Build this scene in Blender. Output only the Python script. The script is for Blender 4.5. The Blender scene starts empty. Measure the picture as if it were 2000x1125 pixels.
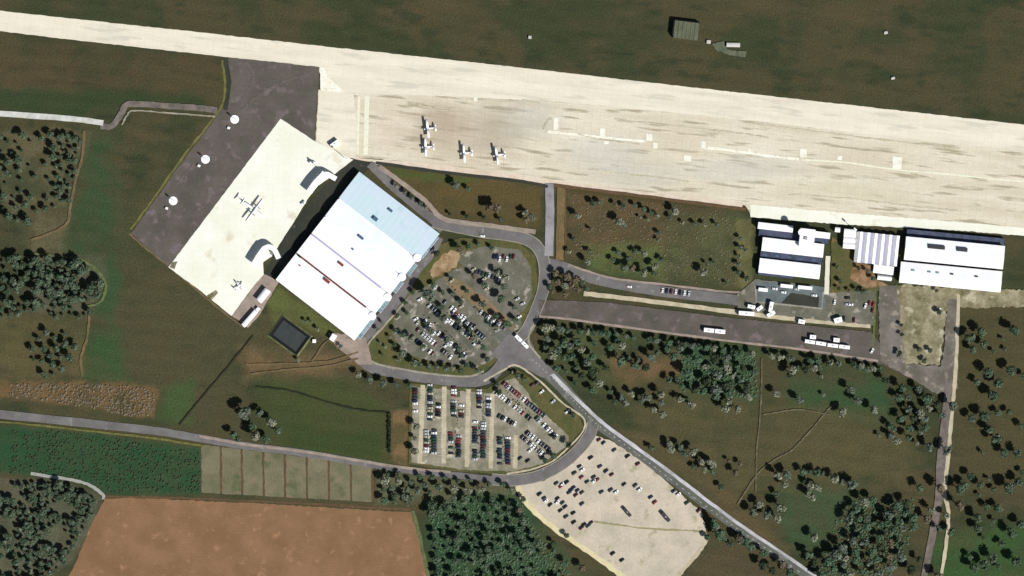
import bpy, bmesh, math, random
import numpy as np
from mathutils import Vector, Matrix
R = random.Random(7)
C = bpy.context.scene.collection
sc = bpy.context.scene
rad = math.radians

# ------------------------------------------------------------------ camera, sky, sun, exposure
cam_d = bpy.data.cameras.new('camera'); cam = bpy.data.objects.new('camera', cam_d); C.objects.link(cam)
CAMH = 3200.0
cam.location = (0, 0, CAMH); cam.rotation_euler = (0, 0, 0)
cam_d.sensor_width = 36; cam_d.lens = 36 * CAMH / 1000.0
cam_d.clip_start = 10; cam_d.clip_end = 30000
sc.camera = cam
SUN_EL = rad(41); SUN_AZ = rad(131)          # compass bearing of the sun (from the south-east)
w = bpy.data.worlds.new('World'); sc.world = w; w.use_nodes = True
nt = w.node_tree; bgn = nt.nodes['Background']
sky = nt.nodes.new('ShaderNodeTexSky'); sky.sky_type = 'NISHITA'; sky.sun_disc = False
sky.sun_elevation = SUN_EL; sky.sun_rotation = SUN_AZ
nt.links.new(sky.outputs[0], bgn.inputs[0]); bgn.inputs[1].default_value = 0.05
sl = bpy.data.lights.new('sun', 'SUN'); so = bpy.data.objects.new('sun', sl); C.objects.link(so)
sl.energy = 4.8; sl.angle = rad(0.5); sl.color = (1.0, 0.98, 0.95)
sd = Vector((math.sin(SUN_AZ) * math.cos(SUN_EL), math.cos(SUN_AZ) * math.cos(SUN_EL), math.sin(SUN_EL)))
so.rotation_euler = sd.to_track_quat('Z', 'Y').to_euler(); so.location = (0, 0, 200)
sc.view_settings.view_transform = 'Standard'; sc.view_settings.look = 'None'
sc.view_settings.exposure = 0.25; sc.view_settings.gamma = 1
sc.view_settings.use_curve_mapping = False

# ------------------------------------------------------------------ helpers
def W(px, py, z=0.0): return Vector(((px - 1000) * 0.5, (562.5 - py) * 0.5, z))
def lin(r, g, b, k=1.0):
    f = lambda c: ((c / 255 + 0.055) / 1.055) ** 2.4 if c > 10 else c / 255 / 12.92
    return (f(r) * k, f(g) * k, f(b) * k, 1)
KG = 0.84    # sunlit colour to base colour

def tag(o, label=None, cat=None, group=None, kind=None):
    if label: o['label'] = label
    if cat: o['category'] = cat
    if group: o['group'] = group
    if kind: o['kind'] = kind
    return o
def empty(name, loc, rz=0):
    o = bpy.data.objects.new(name, None); C.objects.link(o); o.location = loc; o.rotation_euler = (0, 0, rz)
    o.empty_display_size = 1; return o
def meshobj(name, bm, m, parent=None, smooth=False):
    me = bpy.data.meshes.new(name)
    bm.normal_update(); bm.to_mesh(me); bm.free()
    for mm in (m if isinstance(m, (list, tuple)) else [m]): me.materials.append(mm)
    if smooth:
        for p in me.polygons: p.use_smooth = True
    o = bpy.data.objects.new(name, me); C.objects.link(o)
    if parent: o.parent = parent
    return o
def link(name, me, parent=None, loc=(0, 0, 0), rz=0, s=(1, 1, 1)):
    o = bpy.data.objects.new(name, me); C.objects.link(o); o.location = loc; o.rotation_euler = (0, 0, rz); o.scale = s
    if parent: o.parent = parent
    return o
def copy_tree(o, parent=None):
    c = o.copy(); C.objects.link(c)
    if parent: c.parent = parent
    for ch in list(o.children): copy_tree(ch, c)
    return c

# materials -------------------------------------------------------
def mat(name, c1, c2=None, scale=0.3, stretch=(1, 1, 1), rot=0, rough=0.85, c3=None, s3=1.5, t3=0.62, bump=0.0, bscale=2.0, metal=0.0, grain=0.0, coord='pos', attr=None, stains=(), slabs=None, lines=None):
    m = bpy.data.materials.new(name); m.use_nodes = True
    n = m.node_tree.nodes; l = m.node_tree.links; b = n['Principled BSDF']
    b.inputs['Roughness'].default_value = rough; b.inputs['Specular IOR Level'].default_value = 0.12 if rough > 0.72 else 0.45; b.inputs['Metallic'].default_value = metal
    if coord == 'pos': src = n.new('ShaderNodeNewGeometry').outputs['Position']
    else: src = n.new('ShaderNodeTexCoord').outputs['Object']
    r_ = n.new('ShaderNodeVectorRotate'); r_.rotation_type = 'Z_AXIS'; r_.inputs['Angle'].default_value = rot
    l.new(src, r_.inputs['Vector'])
    mp = n.new('ShaderNodeMapping'); mp.inputs['Scale'].default_value = stretch
    l.new(r_.outputs[0], mp.inputs['Vector'])
    def noise(sc_, det=5, ro=0.6, v=None):
        t = n.new('ShaderNodeTexNoise'); t.inputs['Scale'].default_value = sc_; t.inputs['Detail'].default_value = det
        t.inputs['Roughness'].default_value = ro; l.new(v or mp.outputs[0], t.inputs['Vector']); return t.outputs[0]
    def ramp(x, a, b_):
        t = n.new('ShaderNodeMapRange'); t.inputs[1].default_value = a; t.inputs[2].default_value = b_; l.new(x, t.inputs[0]); return t.outputs[0]
    def mix(f, a, b_, bt='MIX'):
        t = n.new('ShaderNodeMix'); t.data_type = 'RGBA'; t.blend_type = bt
        for s_, v in ((t.inputs[0], f), (t.inputs[6], a), (t.inputs[7], b_)):
            if isinstance(v, (int, float)): s_.default_value = v
            elif isinstance(v, (tuple, list)): s_.default_value = v
            else: l.new(v, s_)
        return t.outputs[2]
    if attr:
        at = n.new('ShaderNodeVertexColor'); at.layer_name = attr; base = at.outputs[0]
    else: base = c1
    col = base
    if c2 is not None: col = mix(ramp(noise(scale), 0.36, 0.64), base, c2)
    if c3 is not None: col = mix(ramp(noise(s3, 3, 0.55), t3, t3 + 0.1), col, c3)
    for (sx_, sy_, ra, rb, scol, st) in stains:
        e = n.new('ShaderNodeMapping'); e.vector_type = 'POINT'
        q = W(sx_, sy_); e.inputs['Location'].default_value = (-q.x / ra, -q.y / rb, 0); e.inputs['Scale'].default_value = (1 / ra, 1 / rb, 0)
        l.new(src, e.inputs['Vector'])
        ln = n.new('ShaderNodeVectorMath'); ln.operation = 'LENGTH'; l.new(e.outputs[0], ln.inputs[0])
        ad = n.new('ShaderNodeMath'); ad.operation = 'MULTIPLY_ADD'; l.new(noise(0.05, 5, 0.7), ad.inputs[0]); ad.inputs[1].default_value = 1.5; l.new(ln.outputs['Value'], ad.inputs[2])
        mr = n.new('ShaderNodeMapRange'); mr.inputs[1].default_value = 1.15; mr.inputs[2].default_value = 2.0; mr.inputs[3].default_value = st; mr.inputs[4].default_value = 0; l.new(ad.outputs[0], mr.inputs[0])
        col = mix(mr.outputs[0], col, scol)
    if slabs:
        bk = n.new('ShaderNodeTexBrick'); bk.offset = 0.0; bk.inputs['Scale'].default_value = 1.0; bk.inputs['Brick Width'].default_value = slabs[0]; bk.inputs['Row Height'].default_value = slabs[1]
        bk.inputs['Mortar Size'].default_value = 0.22; bk.inputs['Mortar Smooth'].default_value = 0.6; bk.inputs['Bias'].default_value = 0.0
        bk.inputs['Color1'].default_value = (1, 1, 1, 1); bk.inputs['Color2'].default_value = (slabs[3],) * 3 + (1,); bk.inputs['Mortar'].default_value = (slabs[2],) * 3 + (1,)
        l.new(r_.outputs[0], bk.inputs['Vector']); col = mix(1.0, col, bk.outputs['Color'], 'MULTIPLY')
    if lines:
        rr_ = n.new('ShaderNodeVectorRotate'); rr_.rotation_type = 'Z_AXIS'; rr_.inputs['Angle'].default_value = lines[0]; l.new(src, rr_.inputs['Vector'])
        wv = n.new('ShaderNodeTexWave'); wv.wave_type = 'BANDS'; wv.bands_direction = 'Y'; wv.inputs['Scale'].default_value = lines[1]; wv.inputs['Distortion'].default_value = 9.0; wv.inputs['Detail'].default_value = 3; wv.inputs['Detail Scale'].default_value = 0.3
        l.new(rr_.outputs[0], wv.inputs['Vector'])
        wm = n.new('ShaderNodeMapRange'); wm.inputs[3].default_value = 1 - lines[2]; wm.inputs[4].default_value = 1 + lines[2] * .5; l.new(wv.outputs['Fac'], wm.inputs[0])
        c2_ = n.new('ShaderNodeCombineColor')
        for i in range(3): l.new(wm.outputs[0], c2_.inputs[i])
        col = mix(1.0, col, c2_.outputs[0], 'MULTIPLY')
    if grain:
        g = ramp(noise(0.55, 6, 0.75, src), 0.28, 0.72)
        gm = n.new('ShaderNodeMapRange'); gm.inputs[3].default_value = 1 - grain; gm.inputs[4].default_value = 1 + grain
        l.new(g, gm.inputs[0])
        cc = n.new('ShaderNodeCombineColor')
        for i in range(3): l.new(gm.outputs[0], cc.inputs[i])
        col = mix(1.0, col, cc.outputs[0], 'MULTIPLY')
    if isinstance(col, tuple): b.inputs['Base Color'].default_value = col
    else: l.new(col, b.inputs['Base Color'])
    if bump:
        bp = n.new('ShaderNodeBump'); bp.inputs['Distance'].default_value = bump
        l.new(noise(bscale, 4, 0.6, src), bp.inputs['Height']); l.new(bp.outputs[0], b.inputs['Normal'])
    m.diffuse_color = c1 if not attr else (0.1, 0.1, 0.05, 1)
    return m

RW = rad(6.3)     # runway heading against the picture's x axis
M = {}
M['ground'] = mat('grassland', (0.06, 0.06, 0.03, 1), attr='Col', grain=0.42, bump=0.5, bscale=0.45, rough=1, lines=(rad(8), 0.021, 0.05))
M['runway'] = mat('pale_concrete', lin(238, 230, 208, KG), lin(226, 218, 196, KG), 0.045, (0.3, 2.2, 1), RW, 0.8, lin(214, 208, 188, KG), 0.06, 0.56, grain=0.08, slabs=(7.5, 7.5, 0.90, 0.965))
M['oldapron'] = mat('weathered_concrete', lin(214, 203, 178, KG), lin(230, 222, 200, KG), 0.035, (0.3, 2.6, 1), RW, 0.85, lin(176, 166, 140, KG), 0.07, 0.55, grain=0.13,
    stains=[(900, 262, 62, 34, lin(190, 176, 152, KG), .6), (860, 240, 26, 20, lin(165, 146, 124, KG), .5), (970, 250, 30, 28, lin(176, 166, 146, KG), .5), (1040, 235, 30, 18, lin(192, 190, 176, KG), .6), (760, 250, 20, 25, lin(214, 198, 176, KG), .6), (1180, 300, 40, 18, lin(205, 202, 190, KG), .7), (1250, 340, 50, 14, lin(196, 192, 178, KG), .6), (1450, 330, 60, 14, lin(204, 202, 190, KG), .6), (1650, 370, 70, 14, lin(212, 204, 176, KG), .6)], slabs=(7.5, 7.5, 0.86, 0.95))
M['brownstain'] = mat('brown_stained_concrete', lin(182, 166, 138, KG), lin(205, 190, 160, KG), 0.05, (0.6, 2.4, 1), RW, 0.85, lin(130, 112, 88, KG), 0.13, 0.56, grain=0.16)
M['whiteconc'] = mat('white_concrete', lin(246, 246, 232, KG), lin(236, 236, 215, KG), 0.03, (1, 1, 1), 0, 0.7, lin(222, 212, 188, KG), 0.05, 0.62, grain=0.05, slabs=(6, 6, 0.93, 0.975))
M['asphalt'] = mat('dark_asphalt', lin(104, 96, 90, KG), lin(88, 84, 76, KG), 0.04, (1, 1, 1), 0, 0.9, lin(118, 106, 106, KG), 0.09, 0.57, grain=0.18, slabs=(11, 5.5, 0.9, 0.95))
M['asphalt2'] = mat('service_asphalt', lin(64, 64, 56, KG), lin(52, 56, 46, KG), 0.06, grain=0.15, c3=lin(88, 82, 76, KG), s3=0.12)
M['road'] = mat('road_asphalt', lin(122, 119, 117, KG), lin(104, 101, 99, KG), 0.05, grain=0.12, c3=lin(140, 137, 136, KG), s3=0.15)
M['roaddull'] = mat('dull_road', lin(104, 106, 98, KG), lin(90, 94, 84, KG), 0.05, grain=0.14, c3=lin(124, 122, 120, KG), s3=0.12, t3=0.57)
M['roadlight'] = mat('worn_road', lin(160, 158, 160, KG), lin(132, 130, 132, KG), 0.07, grain=0.12)
M['bleached'] = mat('bleached_shoulder', lin(206, 204, 208, KG), lin(160, 157, 155, KG), 0.06, grain=0.12)
M['kerb'] = mat('kerb_stone', lin(168, 160, 142, KG), lin(140, 136, 116, KG), 0.12, grain=0.14)
M['paleway'] = mat('pale_paving', lin(200, 188, 160, KG), lin(175, 165, 138, KG), 0.12, grain=0.12)
M['pinkway'] = mat('pinkish_paving', lin(168, 150, 138, KG), lin(140, 128, 115, KG), 0.1, grain=0.12)
M['carpark'] = mat('car_park_asphalt', lin(120, 116, 104, KG), lin(92, 94, 78, KG), 0.06, grain=0.2, c3=lin(160, 154, 140, KG), s3=0.1, t3=0.57)
M['carpark2'] = mat('car_park_paving', lin(162, 154, 138, KG), lin(122, 120, 98, KG), 0.06, grain=0.15, c3=lin(200, 192, 168, KG), s3=0.09)
M['gravel'] = mat('pale_gravel', lin(206, 193, 172, KG), lin(184, 175, 155, KG), 0.045, grain=0.16, c3=lin(168, 160, 132, KG), s3=0.07, t3=0.6)
M['soil'] = mat('ploughed_soil', lin(144, 110, 82, KG), lin(128, 98, 70, KG), 0.035, (1, 1, 1), rad(20), 0.95, lin(156, 120, 90, KG), 0.1, 0.6, grain=0.14, lines=(rad(3), 0.13, 0.045))
M['plot'] = mat('stubble_plot', lin(128, 120, 96, KG), lin(106, 106, 80, KG), 0.06, grain=0.2, lines=(rad(88), 0.22, 0.12), c3=lin(92, 98, 66, KG), s3=0.05, t3=0.55)
M['divider'] = mat('plot_path', lin(106, 82, 60, KG), lin(88, 72, 50, KG), 0.2, grain=0.15)
M['track'] = mat('dirt_track', lin(120, 102, 74, KG), lin(98, 88, 62, KG), 0.15, grain=0.2)
M['faintpath'] = mat('faint_path', lin(112, 104, 82, KG), lin(88, 82, 60, KG), 0.06, grain=0.25)
M['yardroad'] = mat('patched_street', lin(124, 118, 110, KG), lin(98, 94, 82, KG), 0.05, grain=0.2, c3=lin(150, 140, 126, KG), s3=0.09, t3=0.56)
M['track2'] = mat('grey_track', lin(128, 118, 110, KG), lin(98, 90, 84, KG), 0.12, grain=0.18)
M['verge'] = mat('yellow_verge', lin(118, 116, 66, KG), lin(92, 92, 52, KG), 0.2, grain=0.2)
M['bank'] = mat('grass_bank', lin(108, 116, 74, KG), lin(84, 92, 58, KG), 0.2, grain=0.2)
M['green'] = mat('island_grass', lin(98, 92, 58, KG), lin(78, 84, 48, KG), 0.08, grain=0.3, bump=0.3, bscale=0.6, c3=lin(128, 100, 66, KG), s3=0.1)
M['yard'] = mat('bare_yard', lin(158, 150, 122, KG), lin(104, 98, 68, KG), 0.06, grain=0.35, c3=lin(182, 174, 148, KG), s3=0.07, t3=0.57)
M['paint'] = mat('white_marking', lin(248, 248, 232, KG), lin(236, 230, 210, KG), 0.12, grain=0.1, c3=lin(222, 214, 190, KG), s3=0.25, t3=0.56)
M['paint2'] = mat('cream_marking', lin(240, 240, 214, KG), lin(226, 224, 196, KG), 0.3, grain=0.06)
M['white'] = mat('white_metal', (0.88, 0.88, 0.88, 1), (0.85, 0.85, 0.86, 1), 0.2, rough=0.45)
M['white2'] = mat('white_roof', (0.87, 0.87, 0.87, 1), (0.80, 0.80, 0.80, 1), 0.08, rough=0.55, c3=(0.74, 0.74, 0.76, 1), s3=0.2)
M['lav'] = mat('lavender_roof', lin(238, 241, 252, .9), lin(230, 234, 248, .9), 0.06, rough=0.55)
M['lav2'] = mat('faint_lavender_roof', lin(246, 247, 254, .93), lin(240, 241, 250, .93), 0.06, rough=0.55)
M['aqua'] = mat('pale_blue_roof', lin(198, 222, 226, KG), lin(206, 220, 232, KG), 0.05, rough=0.55, c3=lin(186, 214, 220, KG), s3=0.08)
M['lilac'] = mat('lilac_gutter', lin(178, 170, 205, KG), rough=0.6)
M['rust'] = mat('rusty_gutter', lin(130, 66, 52, KG), lin(92, 60, 60, KG), 0.3, rough=0.8)
M['grey'] = mat('grey_render', (0.36, 0.36, 0.35, 1), (0.28, 0.28, 0.27, 1), 0.4)
M['wall'] = mat('pale_wall', (0.56, 0.54, 0.49, 1), (0.44, 0.42, 0.38, 1), 0.3)
M['bluegrey'] = mat('blue_grey_roof', lin(72, 80, 104, KG), lin(46, 54, 76, KG), 0.15, rough=0.6)
M['steel'] = mat('steel', (0.3, 0.3, 0.31, 1), rough=0.5, metal=0.6)
M['dark'] = mat('dark_metal', (0.03, 0.03, 0.035, 1), rough=0.5)
M['rubber'] = mat('rubber', (0.02, 0.02, 0.02, 1), rough=0.9)
M['glass'] = mat('window_glass', (0.02, 0.03, 0.04, 1), rough=0.12)
M['canopyglass'] = mat('canopy_glass', lin(150, 172, 178, KG), lin(110, 135, 142, KG), 0.25, rough=0.2)
M['red'] = mat('rust_red_metal', lin(140, 52, 40, KG), rough=0.7)
M['bluevent'] = mat('blue_grey_metal', lin(70, 98, 122, KG), rough=0.6)
M['water'] = mat('still_water', lin(66, 70, 66, KG), lin(56, 60, 60, KG), 0.15, rough=0.35, grain=0.06)
M['basin_and_shadow'] = mat('black_liner_and_shadow', (0.012, 0.012, 0.014, 1), rough=0.9)  # pond liner, and the bunker's painted shadow
MIXW = None
M['bark'] = mat('bark', (0.09, 0.07, 0.05, 1), (0.06, 0.05, 0.035, 1), 2, coord='obj')
M['moss'] = mat('mossy_concrete', lin(110, 112, 92, KG), lin(84, 92, 72, KG), 0.2, (2.5, 0.4, 1), 0, grain=0.2)
FOL = {}
for k, a, b_ in (('pale', (0.09, 0.10, 0.06), (0.30, 0.31, 0.22)), ('green', (0.045, 0.085, 0.045), (0.10, 0.15, 0.09)),
                 ('greyish', (0.06, 0.08, 0.055), (0.16, 0.19, 0.14)), ('dark', (0.025, 0.038, 0.02), (0.055, 0.072, 0.038)),
                 ('brownish', (0.085, 0.07, 0.042), (0.2, 0.16, 0.11))):
    FOL[k] = mat('foliage_' + k, (*a, 1), (*b_, 1), 1.2, coord='obj', rough=0.9)

# sheets ----------------------------------------------------------
SHEETS = []
LZ = [0.0]
def pip(x, y, P):
    c = False; j = len(P) - 1
    for i in range(len(P)):
        if (P[i][1] > y) != (P[j][1] > y) and x < (P[j][0] - P[i][0]) * (y - P[i][1]) / (P[j][1] - P[i][1] + 1e-9) + P[i][0]: c = not c
        j = i
    return c
def gz(px, py):
    z = 0.0
    for P, zz in SHEETS:
        if zz > z and pip(px, py, P): z = zz
    return z
def rough_edge(P, step, amp, seed):
    rr = random.Random(seed); out = []
    for i in range(len(P)):
        a = Vector(P[i]); b = Vector(P[(i + 1) % len(P)]); L = (b - a).length; n = max(1, int(L / step))
        nrm = Vector((-(b - a).y, (b - a).x)) / max(L, 1e-6)
        for k in range(n):
            q = a.lerp(b, k / n)
            if 0 < k: q = q + nrm * rr.uniform(-amp, amp)
            out.append((q.x, q.y))
    return out
def spline(P, n=8, closed=False):
    V = [Vector(p) for p in P]; out = []
    N = len(V); rng = N if closed else N - 1
    for i in range(rng):
        p0 = V[(i - 1) % N] if closed or i > 0 else V[0] * 2 - V[1]
        p1 = V[i]; p2 = V[(i + 1) % N]
        p3 = V[(i + 2) % N] if closed or i + 2 < N else V[-1] * 2 - V[-2]
        for k in range(n):
            t = k / n
            q = 0.5 * ((2 * p1) + (p2 - p0) * t + (2 * p0 - 5 * p1 + 4 * p2 - p3) * t * t + (3 * p1 - p0 - 3 * p2 + p3) * t ** 3)
            out.append((q.x, q.y))
    if not closed: out.append((V[-1].x, V[-1].y))
    return out
def sheet(name, P, m, amp=0.8, step=6, curve=False, kind='structure', raise_=0.0, label=None):
    LZ[0] += 0.006; z = LZ[0] + raise_
    Q = spline(P, 6, True) if curve else P
    Q = rough_edge(Q, step, amp, len(SHEETS) * 13 + 5) if amp else Q
    bm = bmesh.new(); vs = [bm.verts.new(W(x, y, z)) for x, y in Q]
    es = [bm.edges.new((vs[i], vs[(i + 1) % len(vs)])) for i in range(len(vs))]
    bmesh.ops.triangle_fill(bm, edges=es, use_beauty=True)
    for f in bm.faces:
        f.normal_update()
        if f.normal.z < 0: f.normal_flip()
    if raise_:
        vb = [bm.verts.new(W(x, y, 0)) for x, y in Q]
        for i in range(len(vs)):
            j = (i + 1) % len(vs)
            try: bm.faces.new((vs[i], vb[i], vb[j], vs[j]))
            except ValueError: pass
    o = meshobj(name, bm, m); tag(o, kind=kind)
    SHEETS.append((Q, z)); return o
def ribbon(name, P, width, m, kerb=None, amp=0.0, curve=True, kw=1.6, n=8):
    LZ[0] += 0.006; z = LZ[0]
    Q = [Vector(q) for q in (spline(P, n) if curve else P)]
    rr = random.Random(len(SHEETS)); N = len(Q); L = []; Rr = []; KL = []; KR = []
    for i in range(N):
        d = (Q[min(i + 1, N - 1)] - Q[max(i - 1, 0)]).normalized(); nn = Vector((-d.y, d.x))
        wd = width(i / (N - 1)) if callable(width) else width
        a = Q[i] - nn * (wd / 2 + rr.uniform(-amp, amp)); b = Q[i] + nn * (wd / 2 + rr.uniform(-amp, amp))
        L.append(a); Rr.append(b)
        KL.append((a, a - nn * kw)); KR.append((b, b + nn * kw))
    bm = bmesh.new()
    for i in range(N - 1):
        f = bm.faces.new([bm.verts.new(W(v.x, v.y, z)) for v in (L[i], Rr[i], Rr[i + 1], L[i + 1])]); f.normal_update()
        if f.normal.z < 0: f.normal_flip()
    o = meshobj(name, bm, m); tag(o, kind='structure')
    SHEETS.append(([(v.x, v.y) for v in L] + [(v.x, v.y) for v in reversed(Rr)], z))
    if kerb:
        bm = bmesh.new()
        for side, K in (('L', KL), ('R', KR)):
            if side not in kerb: continue
            for i in range(N - 1):
                a, b = K[i]; c, d = K[i + 1]
                q = [(a, b), (c, d)]
                t = [W(v.x, v.y, 0.12 + z) for v in (a, c, d, b)]; g = [W(v.x, v.y, 0) for v in (a, c, d, b)]
                tv = [bm.verts.new(v) for v in t]; gv = [bm.verts.new(v) for v in g]
                f = bm.faces.new(tv); f.normal_update()
                if f.normal.z < 0: f.normal_flip()
                bm.faces.new((tv[0], gv[0], gv[1], tv[1])); bm.faces.new((tv[2], gv[2], gv[3], tv[3]))
        tag(meshobj('kerb', bm, M['kerb']), kind='structure')
    return o

# ------------------------------------------------------------------ ground, one sheet out to the horizon
def axis(lo, hi, step):
    a = list(np.arange(lo, hi + 0.01, step)); out = []
    d = step; x = lo
    while x > -9000: d *= 1.45; x -= d; out.append(x)
    out = out[::-1] + a; d = step; x = a[-1]
    while x < 9000: d *= 1.45; x += d; out.append(x)
    return np.array(out)
gx = axis(-540, 540, 2.0); gy = axis(-310, 310, 2.0)
GX, GY = np.meshgrid(gx, gy); PX = GX * 2 + 1000; PY = 562.5 - GY * 2
rng = np.random.RandomState(3)
def vnoise(X, Y, s, seed):
    r_ = np.random.RandomState(seed); T = r_.rand(257, 257)
    x = (X / s) % 256; y = (Y / s) % 256; i = np.floor(x).astype(int); j = np.floor(y).astype(int); fx = x - i; fy = y - j
    fx = fx * fx * (3 - 2 * fx); fy = fy * fy * (3 - 2 * fy); i1 = (i + 1) % 256; j1 = (j + 1) % 256
    return (T[j, i] * (1 - fx) + T[j, i1] * fx) * (1 - fy) + (T[j1, i] * (1 - fx) + T[j1, i1] * fx) * fy
def fbm(X, Y, s, seed, o=4):
    v = 0; a = 1; t = 0
    for k in range(o): v = v + a * vnoise(X, Y, s / 2 ** k, seed + k); t += a; a *= 0.55
    return v / t
ca, sa = math.cos(0.11), math.sin(0.11)
SX = PX * ca + PY * sa; SY = -PX * sa + PY * ca
n1 = fbm(SX * 0.4, SY * 1.3, 50, 1); n2 = fbm(SX * 0.5, SY * 1.5, 22, 9); n3 = fbm(PX, PY, 90, 20)
def L3(c): return np.array(lin(*c, KG)[:3])
col = np.zeros(PX.shape + (3,))
def mixc(base, c, f): return base * (1 - f[..., None]) + L3(c) * f[..., None]
col[:] = L3((74, 70, 50))
ss = lambda x, a, b: np.clip((x - a) / (b - a), 0, 1) ** 2 * (3 - 2 * np.clip((x - a) / (b - a), 0, 1))
col = mixc(col, (58, 64, 44), ss(n3, 0.42, 0.62) * 0.8)
col = mixc(col, (84, 73, 54), ss(n1, 0.5, 0.74) * 0.6)
col = mixc(col, (46, 56, 40), ss(n2, 0.56, 0.74) * 0.6)
def dist_poly(P):
    P = [tuple(p) for p in P]; d = np.full(PX.shape, 1e9); ins = np.zeros(PX.shape, bool)
    for i in range(len(P)):
        x1, y1 = P[i]; x2, y2 = P[(i + 1) % len(P)]; dx, dy = x2 - x1, y2 - y1
        t = np.clip(((PX - x1) * dx + (PY - y1) * dy) / (dx * dx + dy * dy + 1e-9), 0, 1)
        d = np.minimum(d, np.hypot(PX - x1 - t * dx, PY - y1 - t * dy))
        if y1 != y2:
            ins ^= ((y1 > PY) != (y2 > PY)) & (PX < dx * (PY - y1) / dy + x1)
    return np.where(ins, -d, d)
def patch(P, c, s=1.0, soft=10, wob=14, mod=0.0, ns=30):
    global col
    d = dist_poly(P) + (fbm(PX, PY, ns, 40 + len(P) + int(P[0][0])) - 0.5) * wob * 2
    f = np.clip(0.5 - d / (2 * soft), 0, 1) * s
    if mod: f = f * (1 - mod + mod * ss(fbm(PX, PY, 26, 77 + int(P[0][1])), 0.38, 0.62))
    col = mixc(col, c, f)
patch([(-40, 75), (430, 112), (420, 210), (150, 200), (-40, 190)], (82, 68, 50), 0.55, 14, 20, 0.6)
patch([(-40, 170), (130, 175), (400, 185), (400, 215), (240, 200), (140, 230), (-40, 210)], (50, 66, 42), 0.8, 10, 10)
patch([(172, 255), (215, 262), (212, 330), (240, 420), (225, 500), (127, 520), (137, 400), (165, 330)], (52, 76, 50), 0.8, 26, 26, 0.4)
patch([(120, 250), (175, 260), (150, 340), (130, 500), (60, 500), (0, 380), (0, 260)], (98, 92, 70), 0.7, 6, 10, 0.7)
patch([(230, 420), (420, 250), (400, 300), (260, 470), (520, 640), (400, 820), (330, 800), (200, 740), (180, 640)], (76, 73, 52), 0.8, 24, 10, 0.4)
patch([(165, 650), (230, 640), (250, 740), (160, 745)], (52, 80, 48), 0.8, 14, 12, 0.3)
patch([(320, 760), (380, 740), (370, 830), (310, 820)], (62, 86, 50), 0.7, 10, 12)
patch([(170, 520), (225, 500), (240, 560), (215, 620), (180, 610)], (52, 78, 50), 0.8, 10, 10)
patch([(-40, 748), (150, 745), (250, 750), (312, 762), (300, 815), (250, 815), (140, 790), (-40, 770)], (112, 88, 62), 0.8, 4, 8, 0.7, 12)
patch([(-40, 832), (127, 838), (250, 855), (392, 875), (392, 965), (220, 968), (190, 950), (130, 935), (-40, 920)], (40, 74, 50), 0.9, 5, 6, 0.25, 20)
patch([(470, 680), (560, 690), (640, 690), (700, 690), (720, 720), (600, 735), (480, 740)], (112, 92, 68), 0.85, 14, 14, 0.4)
patch([(520, 590), (545, 560), (690, 660), (640, 665), (600, 640), (560, 620), (540, 640)], (92, 98, 56), 0.85, 6, 8, 0.3)
patch([(500, 745), (690, 735), (755, 790), (756, 905), (540, 880), (500, 800)], (66, 74, 44), 0.85, 10, 10, 0.3)
patch([(560, 830), (740, 850), (740, 900), (560, 880)], (52, 68, 38), 0.6, 14, 10)
patch([(765, 805), (800, 800), (795, 920), (765, 900)], (122, 98, 70), 0.85, 4, 6, 0.6)
patch([(720, 325), (900, 335), (1060, 365), (1050, 450), (880, 430), (800, 370)], (92, 78, 50), 0.85, 4, 6, 0.4)
patch([(760, 330), (950, 350), (900, 360), (780, 345)], (72, 84, 46), 0.8, 6, 6)
patch([(1105, 365), (1300, 385), (1295, 490), (1180, 500), (1105, 500)], (96, 80, 58), 0.8, 12, 14, 0.5)
patch([(1300, 440), (1380, 420), (1450, 410), (1440, 560), (1290, 545)], (86, 88, 60), 0.8, 16, 12, 0.5)
patch([(1140, 480), (1290, 470), (1300, 550), (1150, 530)], (88, 98, 60), 0.8, 10, 10, 0.5)
patch([(1105, 355), (1460, 395), (1460, 412), (1105, 378)], (74, 66, 42), 0.8, 4, 4)
patch([(1440, 430), (1475, 430), (1465, 580), (1440, 560)], (112, 108, 72), 0.7, 4, 6, 0.4)
patch([(1050, 620), (1700, 690), (1730, 720), (1700, 740), (1500, 700), (1060, 650)], (66, 72, 48), 0.8, 6, 6)
patch([(1060, 650), (1230, 655), (1190, 760), (1110, 740), (1050, 690)], (78, 84, 56), 0.8, 12, 14, 0.5)
patch([(1190, 700), (1340, 690), (1330, 735), (1220, 750)], (112, 90, 66), 0.85, 10, 12, 0.4)
patch([(1330, 670), (1480, 680), (1480, 790), (1330, 770)], (56, 80, 56), 0.85, 10, 14, 0.4)
patch([(1530, 735), (1730, 745), (1740, 820), (1620, 820), (1540, 790)], (52, 78, 50), 0.85, 14, 16, 0.3)
patch([(1520, 930), (1700, 960), (1640, 1010), (1600, 1070), (1530, 1050), (1520, 980)], (60, 80, 56), 0.8, 18, 22, 0.4)
patch([(1820, 1040), (2040, 1020), (2040, 1160), (1820, 1150)], (56, 84, 48), 0.8, 14, 18, 0.4)
patch([(1200, 830), (1290, 860), (1430, 960), (1540, 1080), (1500, 1070), (1380, 960), (1250, 880)], (94, 80, 58), 0.7, 8, 10, 0.3)
patch([(1200, 740), (1780, 820), (1780, 930), (1440, 960), (1260, 850)], (86, 80, 56), 0.75, 22, 24, 0.4)
patch([(830, 980), (1010, 955), (1060, 1030), (1160, 1140), (845, 1140)], (50, 76, 52), 0.95, 10, 16, 0.2)
patch([(1010, 1010), (1060, 1040), (1160, 1140), (1100, 1140)], (80, 74, 54), 0.8, 10, 12, 0.3)
patch([(735, 915), (1010, 940), (1010, 965), (735, 985)], (96, 96, 74), 0.8, 6, 6, 0.4)
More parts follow.
